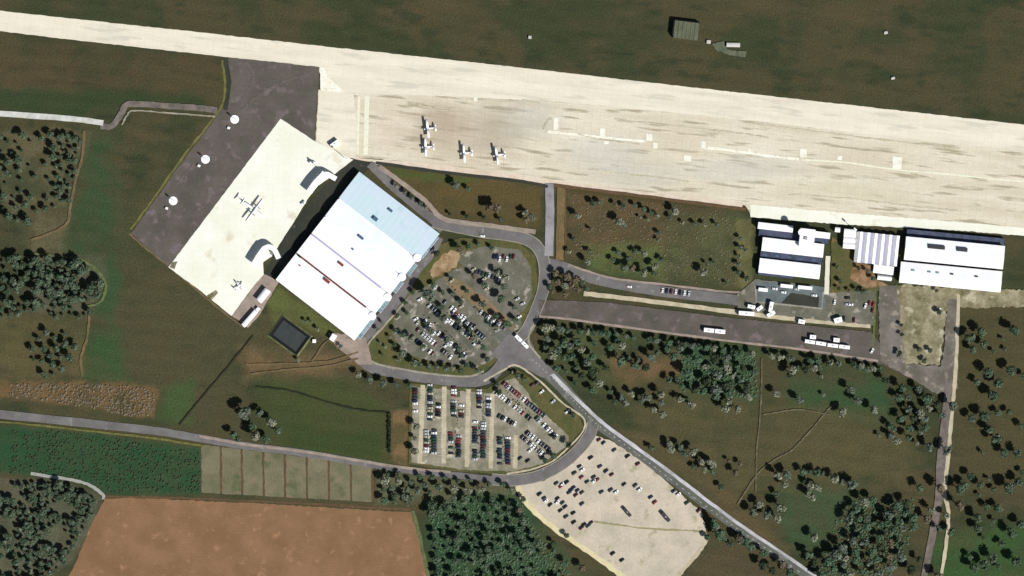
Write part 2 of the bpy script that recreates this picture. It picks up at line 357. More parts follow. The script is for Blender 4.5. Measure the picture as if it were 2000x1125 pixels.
patch([(1340, 1090), (1500, 1060), (1560, 1140), (1330, 1140)], (84, 72, 54), 0.8, 10, 10, 0.4)
patch([(100, 500), (200, 500), (212, 560), (180, 610), (60, 610), (60, 500)], (92, 88, 74), 0.8, 8, 8, 0.4)
patch([(-40, 935), (130, 940), (196, 970), (190, 1010), (140, 1100), (-40, 1140)], (92, 92, 78), 0.8, 5, 6, 0.4)
patch([(-40, 610), (127, 615), (170, 620), (160, 740), (-40, 740)], (92, 84, 58), 0.7, 8, 10, 0.5)
patch([(1850, 560), (2040, 575), (2040, 960), (1860, 960)], (78, 72, 50), 0.8, 6, 8, 0.4)
col = np.clip(col * np.array([1.05, 1.07, 0.97]), 0.003, 1)
nx, ny = len(gx), len(gy)
verts = np.stack([GX, GY, np.full(GX.shape, -0.01)], -1).reshape(-1, 3)
ii, jj = np.meshgrid(np.arange(nx - 1), np.arange(ny - 1)); a = (jj * nx + ii).ravel()
quads = np.stack([a, a + 1, a + nx + 1, a + nx], -1)
me = bpy.data.meshes.new('ground'); me.from_pydata(verts.tolist(), [], quads.tolist())
ca_ = me.color_attributes.new('Col', 'FLOAT_COLOR', 'POINT')
rgba = np.concatenate([col.reshape(-1, 3), np.ones((len(verts), 1))], 1).astype(np.float32)
ca_.data.foreach_set('color', rgba.ravel()); me.materials.append(M['ground'])
g = bpy.data.objects.new('ground', me); C.objects.link(g); tag(g, kind='structure')

# ------------------------------------------------------------------ fields, runway, aprons
sheet('field', [(205, 974), (250, 972), (500, 983), (802, 1001), (815, 1040), (838, 1150), (120, 1150), (150, 1095), (180, 1020)], M['soil'], 1.0, curve=False)
ribbon('field_margin', [(200, 970), (330, 972), (560, 982), (802, 996)], 4, M['divider'], amp=1.0)
ribbon('field_margin', [(806, 998), (820, 1050), (842, 1150)], 7, M['bank'], amp=1.0)
xs = [391, 431, 472, 514, 556, 599, 642, 685, 727]
for i in range(8):
    x0, x1 = xs[i] + 2, xs[i + 1] - 2
    yt = lambda x: 868 + (x - 391) * 0.12; yb = lambda x: 962 + (x - 391) * 0.055
    sheet('cultivated_plot', [(x0, yt(x0)), (x1, yt(x1)), (x1 + 1, yb(x1)), (x0 + 1, yb(x0))], M['plot'], 0.7, 7)
    ribbon('plot_path', [(xs[i + 1], yt(xs[i + 1]) + 2), (xs[i + 1] + 1, yb(xs[i + 1]) - 2)], 3.6, M['divider'], amp=0.7, n=12)
# runway and its old apron
sheet('runway', [(-60, 14), (127, 35), (380, 62), (620, 89), (1000, 130), (1240, 158), (1500, 187), (1873, 229), (2060, 250),
                 (2060, 300), (1873, 285), (1500, 240), (1100, 200), (900, 190), (700, 183), (640, 182), (620, 132), (430, 110), (127, 76), (-60, 54)], M['runway'], 0.6, 8)
sheet('old_apron', [(622, 175), (700, 182), (900, 189), (1100, 199), (1500, 239), (1873, 284), (2060, 299),
                    (2060, 462), (1873, 444), (1700, 432), (1590, 424), (1465, 416), (1455, 401), (1310, 384), (1070, 355), (1000, 345), (860, 323), (735, 310), (680, 308), (640, 290), (616, 276)], M['oldapron'], 0.8, 8)
sheet('taxiway_link', [(624, 176), (690, 182), (697, 240), (694, 308), (640, 290), (618, 272)], M['runway'], 0.5)
ribbon('pale_slab_strip', [(690, 313), (860, 328), (1000, 346), (1070, 357), (1310, 386), (1450, 402)], 11, mat('bleached_edge', lin(228, 212, 192, KG), lin(206, 190, 168, KG), 0.1, grain=0.1), amp=0.7)
sheet('pale_slab_strip', [(1465, 400), (1700, 420), (1873, 434), (2060, 450), (2060, 466), (1873, 450), (1640, 438), (1466, 424)], M['whiteconc'], 0.8)
sheet('taxiway_asphalt', [(432, 111), (520, 119), (624, 131), (618, 215), (615, 276), (550, 234), (330, 520), (256, 456), (300, 395), (345, 330), (420, 232), (443, 200), (441, 150)], M['asphalt'], 0.6)
sheet('apron_edge', [(432, 111), (445, 113), (452, 160), (445, 215), (436, 215), (442, 180), (438, 140)], M['asphalt2'], 0.5)
ribbon('grass_verge', [(434, 118), (439, 160), (436, 200), (410, 240), (370, 290), (330, 345), (290, 402), (255, 448)], 4.5, M['verge'], amp=0.8)
ribbon('dirt_verge', [(252, 456), (285, 485), (332, 522), (400, 580), (475, 640)], 3.5, M['track'], amp=0.8)
sheet('service_road', [(690, 310), (735, 318), (712, 338), (542, 552), (485, 642), (450, 616), (515, 535), (560, 455), (600, 400), (650, 345)], M['asphalt2'], 0.5)
sheet('dusty_paving', [(515, 535), (545, 550), (505, 618), (484, 640), (452, 616), (490, 565)], M['pinkway'], 0.8)
sheet('white_apron', [(548, 232), (582, 254), (615, 276), (650, 293), (690, 312), (650, 343), (622, 362), (600, 390), (570, 440), (545, 478), (532, 500), (514, 512), (515, 536), (490, 565), (452, 617), (390, 567), (329, 522)], M['whiteconc'], 0.4)
sheet('concrete_patch', [(336, 512), (347, 510), (341, 526), (331, 522)], M['plot'], 0.5)
sheet('concrete_patch', [(404, 577), (422, 566), (426, 572), (412, 588)], M['yard'], 0.5)
# painted markings
sheet('runway_marking', [(625, 131), (632, 133), (642, 152), (673, 180), (626, 177)], M['paint'], 0.4)
ribbon('threshold_marking', [(701, 188), (698, 300)], 5, M['paint2'], curve=False)
ribbon('threshold_marking', [(717, 188), (714, 302)], 9, M['paint2'], curve=False)
ribbon('apron_marking', [(1070, 257), (1110, 261), (1172, 268), (1260, 276)], 5, M['paint'], amp=0.7, n=4)
ribbon('apron_marking', [(1372, 288), (1420, 293), (1500, 304), (1560, 311)], 5, M['paint'], amp=0.7, n=4)
ribbon('apron_marking', [(1565, 312), (1660, 318), (1740, 330), (1860, 341), (2050, 360)], 3.5, M['paint2'], amp=0.8, n=4)
for x, y, a, b in ((1086, 242, 9, 24), (1177, 260, 10, 20), (1184, 277, 9, 9), (1268, 268, 12, 14), (1280, 284, 9, 12), (1374, 282, 9, 13), (1465, 296, 8, 10), (1343, 309, 14, 12), (1569, 299, 13, 17), (1752, 318, 18, 24), (1640, 308, 9, 8), (929, 194, 7, 9)):
    sheet('stand_marking', [(x - a / 2, y - b / 2), (x + a / 2, y - b / 2 + 1), (x + a / 2, y + b / 2), (x - a / 2, y + b / 2)], M['paint'], 0.5, 4)
for P in ([(1060, 253), (1072, 232), (1078, 234)], [(1200, 233), (1290, 243), (1420, 257), (1500, 268)], [(1130, 262), (1160, 270), (1250, 282)], [(1460, 240), (1560, 252), (1700, 270), (1870, 290)],
          [(1150, 330), (1220, 340), (1300, 348), (1345, 356)], [(800, 200), (860, 215), (890, 213)], [(1540, 380), (1660, 388), (1780, 402), (1873, 412)], [(835, 208), (900, 213)], [(1020, 196), (1055, 201)], [(1780, 340), (1830, 350)]):
    ribbon('tar_streak', P, 2.6, mat('tar_stain', lin(186, 176, 148, KG), lin(210, 202, 178, KG), 0.05, grain=0.25), amp=1.3, n=16)
for P in ([(600, 145), (540, 165), (500, 190), (470, 215)], [(480, 120), (495, 145), (485, 175), (470, 200)], [(380, 318), (345, 360)]):
    ribbon('worn_line', P, 2.0, mat('worn_line_paint', lin(118, 108, 100, KG), lin(98, 92, 88, KG), 0.2, grain=0.2), amp=0.5)

# roads ------------------------------------------------------------------
# inner and outer car park surfaces first
sheet('parking_island', [(716, 682), (735, 640), (790, 580), (850, 480), (900, 464), (1010, 472), (1046, 500), (1050, 560), (1036, 600), (1018, 640), (985, 660), (970, 705), (930, 738), (850, 734), (760, 716), (730, 706)], M['green'], 0.6)
sheet('car_park', [(770, 622), (800, 575), (850, 550), (900, 520), (960, 560), (1015, 600), (1018, 640), (985, 655), (965, 700), (930, 718), (880, 712), (820, 700), (785, 685), (765, 650)], M['carpark'], 1.5, 5)
sheet('car_park', [(880, 500), (950, 480), (1015, 488), (1036, 520), (1040, 580), (1020, 610), (980, 590), (930, 540)], M['carpark'], 1.2, 5)
sheet('dirt_mound', [(850, 512), (880, 488), (900, 492), (893, 520), (860, 535), (845, 545), (838, 530)], mat('trodden_earth', lin(176, 152, 118, KG), lin(126, 102, 70, KG), 0.1, grain=0.3), 2.5, 4)
sheet('bare_strip', [(868, 540), (900, 548), (960, 590), (1010, 640), (990, 652), (930, 600), (880, 565)], mat('reddish_earth', lin(142, 118, 92, KG), lin(112, 104, 74, KG), 0.1, grain=0.2), 2.0, 5)
sheet('parking_island', [(800, 748), (850, 752), (950, 760), (990, 735), (1010, 722), (1050, 750), (1130, 808), (1140, 835), (1110, 870), (1060, 912), (1000, 926), (880, 920), (798, 906)], M['green'], 0.6)
sheet('outer_car_park', [(806, 755), (960, 768), (985, 745), (1005, 738), (1110, 850), (1112, 868), (1060, 905), (1000, 921), (900, 917), (803, 903)], M['carpark2'], 1.2, 5)
sheet('grass_strip', [(1010, 728), (1050, 760), (1128, 815), (1135, 840), (1108, 850), (1040, 785)], M['green'], 1.5)
for x0, y0, x1, y1 in ((826, 752, 820, 905), (868, 755, 866, 905), (915, 760, 912, 912), (962, 770, 958, 915), (1008, 850, 1006, 915)):
    ribbon('parking_aisle', [(x0, y0), ((x0 + x1) / 2, (y0 + y1) / 2), (x1, y1)], 9, M['paleway'], amp=1.0)
sheet('gravel_car_park', [(1160, 850), (1195, 862), (1262, 906), (1330, 965), (1370, 1000), (1383, 1052), (1330, 1124), (1322, 1150), (1235, 1150), (1190, 1105), (1120, 1055), (1045, 1000), (1012, 960), (1002, 944), (1060, 940), (1120, 905)], M['gravel'], 1.2, 5)
ribbon('gravel_edge', [(1010, 950), (1030, 985), (1080, 1030), (1150, 1078), (1215, 1125), (1240, 1150)], 10, mat('sandy_edge', lin(222, 212, 170, KG), lin(205, 192, 150, KG), 0.1, grain=0.1), amp=1.2)
ribbon('gravel_edge', [(1383, 1050), (1355, 1090), (1322, 1125), (1305, 1150)], 8, M['paleway'], amp=1.0)
ribbon('gravel_rut', [(1160, 1018), (1200, 1024), (1260, 1032), (1340, 1036), (1372, 1038)], 3.5, mat('rut', lin(150, 142, 104, KG), grain=0.2), amp=1.0)

ribbon('lane', [(-60, 803), (127, 822), (300, 841), (390, 856), (480, 871), (600, 886), (780, 916), (900, 929), (985, 937), (1030, 930)], lambda t: 17 - 6 * t, M['road'], kerb='', amp=0.5)
ribbon('lane_edge', [(390, 852), (480, 868), (600, 883), (780, 912), (880, 922)], 5, M['pinkway'], amp=0.5)
ribbon('ditch', [(-60, 818), (127, 836), (300, 856), (400, 872)], 4, M['verge'], amp=1.0)
ribbon('park_road', [(960, 936), (1000, 938), (1050, 930), (1095, 908), (1130, 878), (1152, 848), (1158, 826)], 20, M['road'], kerb='LR', amp=0.2)
ribbon('east_road', [(1058, 512), (1100, 522), (1150, 541), (1200, 553), (1300, 570), (1400, 581), (1480, 592)], lambda t: 22 - 2 * t, M['road'], amp=0.3)
ribbon('road_edge', [(1110, 517), (1150, 530), (1200, 544), (1300, 556), (1400, 568), (1462, 572)], 4, M['pinkway'], amp=0.6)
ribbon('airport_road', [(972, 640), (1000, 668), (1040, 705), (1085, 742), (1120, 780), (1165, 825), (1230, 872), (1300, 924), (1380, 985), (1450, 1035), (1530, 1090), (1640, 1170)], lambda t: 30 - 10 * min(1, t * 2), M['roaddull'], kerb='', amp=0.3)
ribbon('bleached_shoulder', [(1036, 690), (1075, 728), (1120, 773), (1180, 828), (1240, 872), (1310, 923), (1390, 984), (1455, 1032), (1535, 1085), (1650, 1165)], lambda t: (2 + 60 * t if t < .09 else 7.4) - 2 * t, M['bleached'], amp=0.6)
ribbon('loop_road', [(845, 432), (870, 438), (940, 452), (1010, 462), (1045, 478), (1062, 510), (1062, 560), (1045, 610), (1028, 645), (1010, 665)], lambda t: 22 - 3 * t, M['road'], kerb='LR', amp=0.2)
ribbon('loop_road', [(856, 462), (838, 495), (810, 530), (780, 578), (745, 622), (710, 660), (702, 690), (722, 715), (770, 727), (850, 740), (920, 745), (958, 735), (985, 705), (1005, 690)], 22, M['road'], kerb='', amp=0.3)
ribbon('kerb_strip', [(795, 585), (750, 637), (722, 668), (716, 690), (735, 710), (790, 722), (850, 731), (915, 735), (945, 725)], 3.5, M['kerb'], amp=0.5)
sheet('forecourt', [(960, 690), (990, 655), (1015, 645), (1055, 700), (1085, 728), (1060, 738), (1020, 718), (985, 716)], M['road'], 0.8)
sheet('forecourt', [(1005, 660), (1028, 640), (1040, 612), (1058, 618), (1032, 655), (1048, 690), (1030, 690)], M['road'], 0.8)
ribbon('kerb_strip', [(1058, 616), (1036, 645), (1034, 672), (1056, 700)], 3.5, M['kerb'], amp=0.4)
ribbon('kerb_strip', [(945, 745), (985, 722), (1010, 714), (1055, 745), (1100, 788), (1138, 815), (1140, 840), (1112, 872), (1080, 900), (1040, 916), (990, 926)], 3.5, M['paleway'], amp=0.6)
ribbon('side_road', [(722, 320), (765, 362), (810, 400), (850, 432), (866, 448)], lambda t: 15 + 4 * t, M['road'], amp=0.4)
ribbon('footpath', [(740, 325), (775, 350), (830, 392), (862, 425), (900, 434), (960, 441), (1046, 453)], 9, M['pinkway'], amp=0.6)
sheet('entrance_yard', [(676, 652), (715, 660), (728, 712), (700, 712), (655, 675), (640, 650)], M['pinkway'], 1.0)
ribbon('link_road', [(1073, 358), (1074, 420), (1072, 500)], 17, M['roadlight'], amp=0.4)
ribbon('tan_strip', [(1096, 365), (1095, 430), (1093, 508)], 16, mat('tan_earth', lin(128, 106, 72, KG), lin(104, 92, 62, KG), 0.08, grain=0.2), amp=0.8)
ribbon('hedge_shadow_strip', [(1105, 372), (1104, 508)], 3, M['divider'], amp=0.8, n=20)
ribbon('perimeter_lane', [(735, 318), (860, 336), (1000, 352), (1070, 364)], 6, M['asphalt2'], amp=0.5)
ribbon('perimeter_lane', [(1082, 362), (1300, 389), (1456, 409)], 6, M['divider'], amp=0.8)
sheet('coach_park', [(1052, 585), (1180, 590), (1300, 605), (1440, 622), (1560, 634), (1700, 648), (1735, 690), (1860, 735), (1866, 760), (1780, 740), (1725, 712), (1560, 684), (1400, 664), (1200, 636), (1056, 620)], M['asphalt'], 0.6)
ribbon('kerb_strip', [(1052, 618), (1100, 622), (1200, 636), (1400, 663), (1560, 682), (1715, 705)], 4, M['pinkway'], amp=0.6)
ribbon('pale_walkway', [(1140, 573), (1200, 580), (1300, 592), (1440, 610), (1560, 624), (1700, 637)], 9, M['paleway'], amp=0.7)
sheet('building_yard', [(1440, 575), (1475, 545), (1610, 560), (1690, 560), (1710, 570), (1708, 635), (1600, 625), (1440, 606)], M['carpark'], 1.0)
sheet('paved_court', [(1475, 548), (1612, 560), (1612, 604), (1474, 592)], mat('blue_grey_paving', lin(112, 122, 122, KG), lin(90, 96, 96, KG), 0.1, grain=0.15), 0.5)
sheet('lower_court', [(1545, 572), (1600, 580), (1598, 600), (1525, 592)], M['asphalt2'], 0.5)
ribbon('court_edge', [(1476, 558), (1477, 590), (1512, 593), (1605, 603), (1608, 570)], 3, M['kerb'], curve=False)
ribbon('pale_walkway', [(1617, 500), (1614, 575)], 9, mat('cream_path', lin(222, 218, 196, KG), grain=0.08), amp=0.5, n=12)
sheet('weedy_court', [(1624, 462), (1665, 490), (1690, 515), (1712, 545), (1735, 556), (1735, 566), (1622, 572)], M['green'], 1.2, 5)
sheet('bare_patch', [(1668, 512), (1700, 518), (1715, 548), (1735, 558), (1690, 562), (1660, 545)], mat('ochre_soil', lin(156, 128, 98, KG), lin(112, 84, 52, KG), 0.15, grain=0.2), 1.5, 4)
sheet('bare_yard', [(1750, 556), (2060, 570), (2060, 600), (1850, 600), (1842, 660), (1836, 712), (1765, 710), (1755, 640)], M['yard'], 3.0, 5)
sheet('service_street', [(1718, 560), (1752, 556), (1760, 640), (1768, 712), (1838, 715), (1845, 660), (1850, 585), (1872, 585), (1870, 760), (1830, 770), (1790, 745), (1720, 705), (1715, 600)], M['yardroad'], 2.0, 5)
ribbon('east_street', [(1858, 740), (1848, 820), (1838, 900), (1834, 970), (1822, 1040), (1800, 1150)], lambda t: 22 - 10 * t, M['track2'], amp=0.6)
ribbon('sandy_track', [(1872, 575), (1868, 700), (1860, 800), (1851, 900), (1845, 960), (1852, 1000), (1848, 1060), (1835, 1140)], 7, M['paleway'], amp=1.0)
ribbon('yard_strip', [(1710, 565), (1708, 620), (1705, 685)], 4, M['bank'], amp=0.6)
# tracks on the left and through the park
ribbon('grey_track', [(424, 216), (400, 212), (330, 207), (270, 203), (246, 206), (236, 224), (218, 246), (196, 246)], 12, M['track2'], amp=0.6)
ribbon('track_edge', [(420, 228), (400, 226), (320, 220), (262, 216), (248, 226), (238, 244)], 3, M['kerb'], amp=0.7)
ribbon('concrete_path', [(-60, 218), (127, 231), (202, 240)], 11, mat('bright_concrete_path', lin(212, 212, 205, KG), lin(180, 180, 170, KG), 0.12, grain=0.12), amp=0.5)
ribbon('dirt_path', [(165, 255), (160, 310), (148, 350), (138, 400), (127, 440), (60, 470)], 5, M['track'], amp=1.0)
ribbon('dirt_path', [(60, 495), (127, 502), (165, 510), (195, 535), (207, 560), (195, 590), (165, 600)], 5, M['bank'], amp=1.0)
ribbon('dirt_path', [(176, 610), (170, 660), (158, 700), (162, 735)], 5, M['track'], amp=1.0)
ribbon('dirt_path', [(60, 925), (127, 935), (170, 945), (200, 965), (202, 975)], 6, mat('pale_path', lin(158, 160, 150, KG), grain=0.2), amp=0.8)
ribbon('furrow', [(495, 655), (450, 710), (400, 770), (350, 830)], 3, mat('damp_earth', lin(52, 50, 36, KG), grain=0.2), amp=1.0)
ribbon('furrow', [(500, 755), (560, 762), (640, 785), (700, 800), (755, 805)], 3, mat('damp_earth', lin(42, 48, 34, KG), grain=0.2), amp=1.0)
for P in ([(1640, 785), (1622, 795), (1605, 815), (1575, 850), (1545, 880), (1510, 900), (1480, 925), (1440, 985)], [(1488, 700), (1485, 800), (1478, 880), (1476, 960)],
          [(1490, 810), (1560, 800), (1620, 810)]):
    ribbon('footpath', P, 2.8, M['faintpath'], amp=0.9, n=14)
for P in ([(700, 688), (640, 705), (560, 710), (480, 712)], [(700, 700), (640, 715), (560, 722), (490, 730)], [(610, 705), (640, 665), (660, 680)]):
    ribbon('wheel_track', P, 3.2, M['track'], amp=0.8)

# ------------------------------------------------------------------ geometry helpers
def bx(bm, x0, x1, y0, y1, z0, z1, mi=0, tx=0, ty=0, bev=0):
    """box, its top inset by tx, ty"""
    v = [bm.verts.new(p) for p in ((x0, y0, z0), (x1, y0, z0), (x1, y1, z0), (x0, y1, z0), (x0 + tx, y0 + ty, z1), (x1 - tx, y0 + ty, z1), (x1 - tx, y1 - ty, z1), (x0 + tx, y1 - ty, z1))]
    for q in ((0, 3, 2, 1), (4, 5, 6, 7), (0, 1, 5, 4), (1, 2, 6, 5), (2, 3, 7, 6), (3, 0, 4, 7)):
        f = bm.faces.new([v[i] for i in q]); f.material_index = mi
def cyl(bm, c, r0, r1, h, n=8, axis='z', mi=0):
    c = Vector(c); A = []; B = []
    for k in range(n):
        t = 2 * math.pi * k / n; a, b = math.cos(t), math.sin(t)
        if axis == 'z': A.append(c + Vector((a * r0, b * r0, 0))); B.append(c + Vector((a * r1, b * r1, h)))
        elif axis == 'y': A.append(c + Vector((b * r0, 0, a * r0))); B.append(c + Vector((b * r1, h, a * r1)))
        else: A.append(c + Vector((0, a * r0, b * r0))); B.append(c + Vector((h, a * r1, b * r1)))
    A = [bm.verts.new(p) for p in A]; B = [bm.verts.new(p) for p in B]
    for k in range(n):
        f = bm.faces.new((A[k], A[(k + 1) % n], B[(k + 1) % n], B[k])); f.material_index = mi
    for q in (A[::-1], B): f = bm.faces.new(q); f.material_index = mi
def loft(bm, st, n=12):
    """stations (x, half width, half height, centre z) along x"""
    rings = []
    for x, a, b, z in st:
        rings.append([bm.verts.new((x, a * math.cos(2 * math.pi * k / n), z + b * math.sin(2 * math.pi * k / n))) for k in range(n)])
    for i in range(len(rings) - 1):
        for k in range(n): bm.faces.new((rings[i][k], rings[i][(k + 1) % n], rings[i + 1][(k + 1) % n], rings[i + 1][k]))
    bm.faces.new(rings[0][::-1]); bm.faces.new(rings[-1])
def wing(bm, xr, cr, xt, ct, y0, y1, z0, z1, th=0.12, up=False):
    """tapered panel from root (y0) to tip (y1); leading edge x at xr / xt (nose is +x)"""
    P = []
    for (xl, c, y, z) in ((xr, cr, y0, z0), (xt, ct, y1, z1)):
        t = th * c
        sec = [(xl, 0), (xl - 0.3 * c, t * 0.6), (xl - c, 0.02), (xl - 0.3 * c, -t * 0.4)]
        P.append([bm.verts.new((x, y, z + dz) if not up else (x, dz, z)) for x, dz in sec] if not up else [bm.verts.new((x, dz * 0.8, z)) for x, dz in sec])
    for k in range(4): bm.faces.new((P[0][k], P[0][(k + 1) % 4], P[1][(k + 1) % 4], P[1][k]))
    bm.faces.new(P[0][::-1]); bm.faces.new(P[1])
ORD = ['first', 'second', 'third', 'fourth', 'fifth', 'sixth', 'seventh', 'eighth', 'ninth', 'tenth', 'eleventh', 'twelfth', 'thirteenth', 'fourteenth', 'fifteenth',
       'sixteenth', 'seventeenth', 'eighteenth', 'nineteenth', 'twentieth']
def ordw(i):
    if i < 20: return ORD[i]
    t = {20: 'twenty', 30: 'thirty', 40: 'forty', 50: 'fifty', 60: 'sixty', 70: 'seventy'}
    n = i + 1; d, u = n // 10 * 10, n % 10
    return (t[d][:-1] + 'ieth') if u == 0 else t[d] + '-' + ORD[u - 1]

class Fr:
    """local frame of a building: u and v axes in the picture plane, metres"""
    def __init__(s, ox, oy, ax, ay):
        s.o = W(ox, oy); u = W(ax, ay) - s.o; s.rz = math.atan2(u.y, u.x)

# ------------------------------------------------------------------ the big terminal
T = empty('terminal_building', W(703, 335, gz(690, 420)), math.atan2(-(455 - 335), (858 - 703)))
tag(T, 'large terminal building with white and pale blue barrel roof bays beside the white apron', 'terminal')
# local x: along the short side (north-west to south-east), local -y: along the long side
LV = 98.0; UB = [0, 33.5, 55.5, 77.0, 101.0, 134.0]; HW = 7.0
bm = bmesh.new(); bx(bm, 1.0, LV - 4, -133.3, -0.7, 0, HW - 0.3); meshobj('wall', bm, M['wall'], T)
def vault(x0, x1, y0, y1, z, rise, n=10, thick=0.4, flat=0.0):
    bm = bmesh.new(); A = []; B = []
    for k in range(n + 1):
        t = k / n; y = y0 + (y1 - y0) * t; zz = z + rise * (1 - (2 * t - 1) ** 2)
        A.append([bm.verts.new((x0, y, zz)), bm.verts.new((x1, y, zz))]); B.append([bm.verts.new((x0, y, z - thick)), bm.verts.new((x1, y, z - thick))])
    for k in range(n):
        bm.faces.new((A[k][0], A[k][1], A[k + 1][1], A[k + 1][0])); bm.faces.new((B[k][0], B[k + 1][0], B[k + 1][1], B[k][1]))
        bm.faces.new((A[k][0], A[k + 1][0], B[k + 1][0], B[k][0])); bm.faces.new((A[k][1], B[k][1], B[k + 1][1], A[k + 1][1]))
    bm.faces.new((A[0][0], B[0][0], B[0][1], A[0][1])); bm.faces.new((A[n][0], A[n][1], B[n][1], B[n][0]))
    bmesh.ops.recalc_face_normals(bm, faces=bm.faces); return bm
bays = []
for i in range(5):
    m = [M['aqua'], M['lav'], M['lav2'], M['white'], M['white']][i]
    bm = vault(0, LV - (1 if i else -1), -UB[i + 1] + 0.45, -UB[i] - 0.45, HW, [1.6, 1.2, 1.2, 1.2, 1.5][i])
    o = meshobj('roof_bay', bm, m, T); o['label'] = ['pale blue north-eastern roof bay', 'lavender white roof bay', 'lavender white roof bay', 'white roof bay', 'white south-western roof bay'][i]; bays.append(o)
for i, m in ((1, 'white'), (2, 'white'), (3, 'lilac'), (4, 'rust')):
    bm = bmesh.new(); bx(bm, 1, 86, -UB[i] - 0.42 - (0.5 if i > 2 else 0), -UB[i] + 0.42 + (0.5 if i > 2 else 0), HW - 0.2, HW + 0.35)
    meshobj('valley_gutter', bm, M[m], T)
for i in range(5):      # standing seams over each bay
    bm = bmesh.new(); z0 = HW; rise = [1.6, 1.2, 1.2, 1.2, 1.5][i]
    for x in np.arange(6, LV - 4, 6.0):
        for k in range(8):
            t0, t1 = k / 8, (k + 1) / 8; y0, y1 = -UB[i + 1] + 0.5, -UB[i] - 0.5
            f = lambda t: (y0 + (y1 - y0) * t, z0 + rise * (1 - (2 * t - 1) ** 2) + 0.02)
            (a, za), (b, zb) = f(t0), f(t1)
            q = [(x, a, za - .05), (x + .12, a, za - .05), (x + .12, b, zb - .05), (x, b, zb - .05), (x, a, za + .05), (x + .12, a, za + .05), (x + .12, b, zb + .05), (x, b, zb + .05)]
            v = [bm.verts.new(p) for p in q]
            for qq in ((4, 5, 6, 7), (0, 1, 5, 4), (2, 3, 7, 6), (1, 2, 6, 5), (3, 0, 4, 7)): bm.faces.new([v[j] for j in qq])
    s = meshobj('roof_seam', bm, M['white'], bays[i]); s['kind'] = 'stuff'
iT = Matrix.Rotation(-T.rotation_euler.z, 4, 'Z')
def loc(px, py): return iT @ (W(px, py) - T.location)
for px, py, lx, ly, h, m in ((763, 411, 4.5, 2.4, 1.4, 'bluevent'), (734, 428, 4.5, 3.6, 1.8, 'bluevent'), (706, 464, 5.5, 2.4, 1.4, 'bluevent'), (667, 516, 5.5, 2.4, 1.2, 'red'), (640, 549, 6, 2.8, 1.3, 'red'), (587, 502, 1.6, 1.6, 1.0, 'dark'), (587, 519, 1.2, 1.2, 0.8, 'red'), (690, 487, 1.6, 1.6, 0.9, 'bluevent')):
    p = loc(px, py); bm = bmesh.new(); bx(bm, p.x - lx / 2, p.x + lx / 2, p.y - ly / 2, p.y + ly / 2, HW + 0.3, HW + 1.2 + h, tx=0.25, ty=0.2)
    bx(bm, p.x - lx / 2 - .1, p.x + lx / 2 + .1, p.y - ly / 2 - .1, p.y + ly / 2 + .1, HW + 1.2 + h, HW + 1.35 + h)
    meshobj('roof_vent', bm, M[m], T)
for i, (px, py) in enumerate(((815, 503), (785, 541), (757, 580), (727, 617))):
    p = loc(px, py); bm = bmesh.new(); cyl(bm, (p.x, p.y, 0), 1.6, 1.6, HW - 1, 12); cyl(bm, (p.x, p.y, HW - 1), 1.8, 4.2, 1.4, 16); cyl(bm, (p.x, p.y, HW + 0.4), 4.2, 3.6, 0.7, 16)
    meshobj('column_head', bm, M['white'], T)
for i in range(5):
    y1, y0 = -UB[i] - 4, -UB[i + 1] + 4
    n = 5
    bm = bmesh.new(); bx(bm, LV + 2.5, LV + 2.7, y0, y1, HW - 2.3, HW - 1.95); cn = meshobj('canopy_beam', bm, M['white'], T)
    for k in range(n):
        a = y0 + (y1 - y0) * k / n; b = y0 + (y1 - y0) * (k + 1) / n - 0.25
        bm = bmesh.new(); bx(bm, LV - 2 if i else LV, LV + 2.5, a, b, HW - 2.2, HW - 2.0); meshobj('glass_pane', bm, M['canopyglass'], cn)
        bm = bmesh.new(); bx(bm, LV + 2.2, LV + 2.45, a - .12, a + .12, 0, HW - 2.25); meshobj('canopy_post', bm, M['steel'], cn)
bm = bmesh.new(); bx(bm, -0.02, 0.9, -133, -1, 3.2, 6.2); 
for k in range(22):
    y = -3 - k * 6.05
    for xx in (0.78, LV - 4.0):
        b2 = bmesh.new(); bx(b2, xx, xx + 0.25, y - 4.6, y, 1.0, 5.6); f = meshobj('window', b2, M['glass'], T)
bm.free()
for k in range(15):
    for yy in (-133.45, -0.85):
        b2 = bmesh.new(); bx(b2, 4 + k * 6, 8.4 + k * 6, yy, yy + 0.25, 1.0, 4.6); meshobj('window', b2, M['glass'], T)

# ------------------------------------------------------------------ buildings on the right
def building(name, label, cat, ox, oy, ax, ay, z=None):
    o = empty(name, W(ox, oy, 0), math.atan2(-(ay - oy), ax - ox)); tag(o, label, cat); return o
def gable(x0, x1, y0, y1, z, rise, over=0.4, along='x', th=0.3):
    bm = bmesh.new()
    if along == 'x':
        ym = (y0 + y1) / 2; A = [(x, y, zz) for x in (x0 - over, x1 + over) for y, zz in ((y0 - over, z), (ym, z + rise), (y1 + over, z))]
        B = [(a, b, c - th) for a, b, c in A]
    else:
        xm = (x0 + x1) / 2; A = [(x, y, zz) for y in (y0 - over, y1 + over) for x, zz in ((x0 - over, z), (xm, z + rise), (x1 + over, z))]
        B = [(a, b, c - th) for a, b, c in A]
    V = [bm.verts.new(p) for p in A]; U = [bm.verts.new(p) for p in B]
    for q in ((0, 1, 4, 3), (1, 2, 5, 4)): bm.faces.new([V[i] for i in q]); bm.faces.new([U[i] for i in q[::-1]])
    for a, b in ((0, 1), (1, 2), (2, 5), (5, 4), (4, 3), (3, 0)): bm.faces.new((V[a], V[b], U[b], U[a]))
    bmesh.ops.recalc_face_normals(bm, faces=bm.faces); return bm
def boxpart(nm, T_, m, *a, **k):
    bm = bmesh.new(); bx(bm, *a, **k); return meshobj(nm, bm, M[m] if isinstance(m, str) else m, T_)
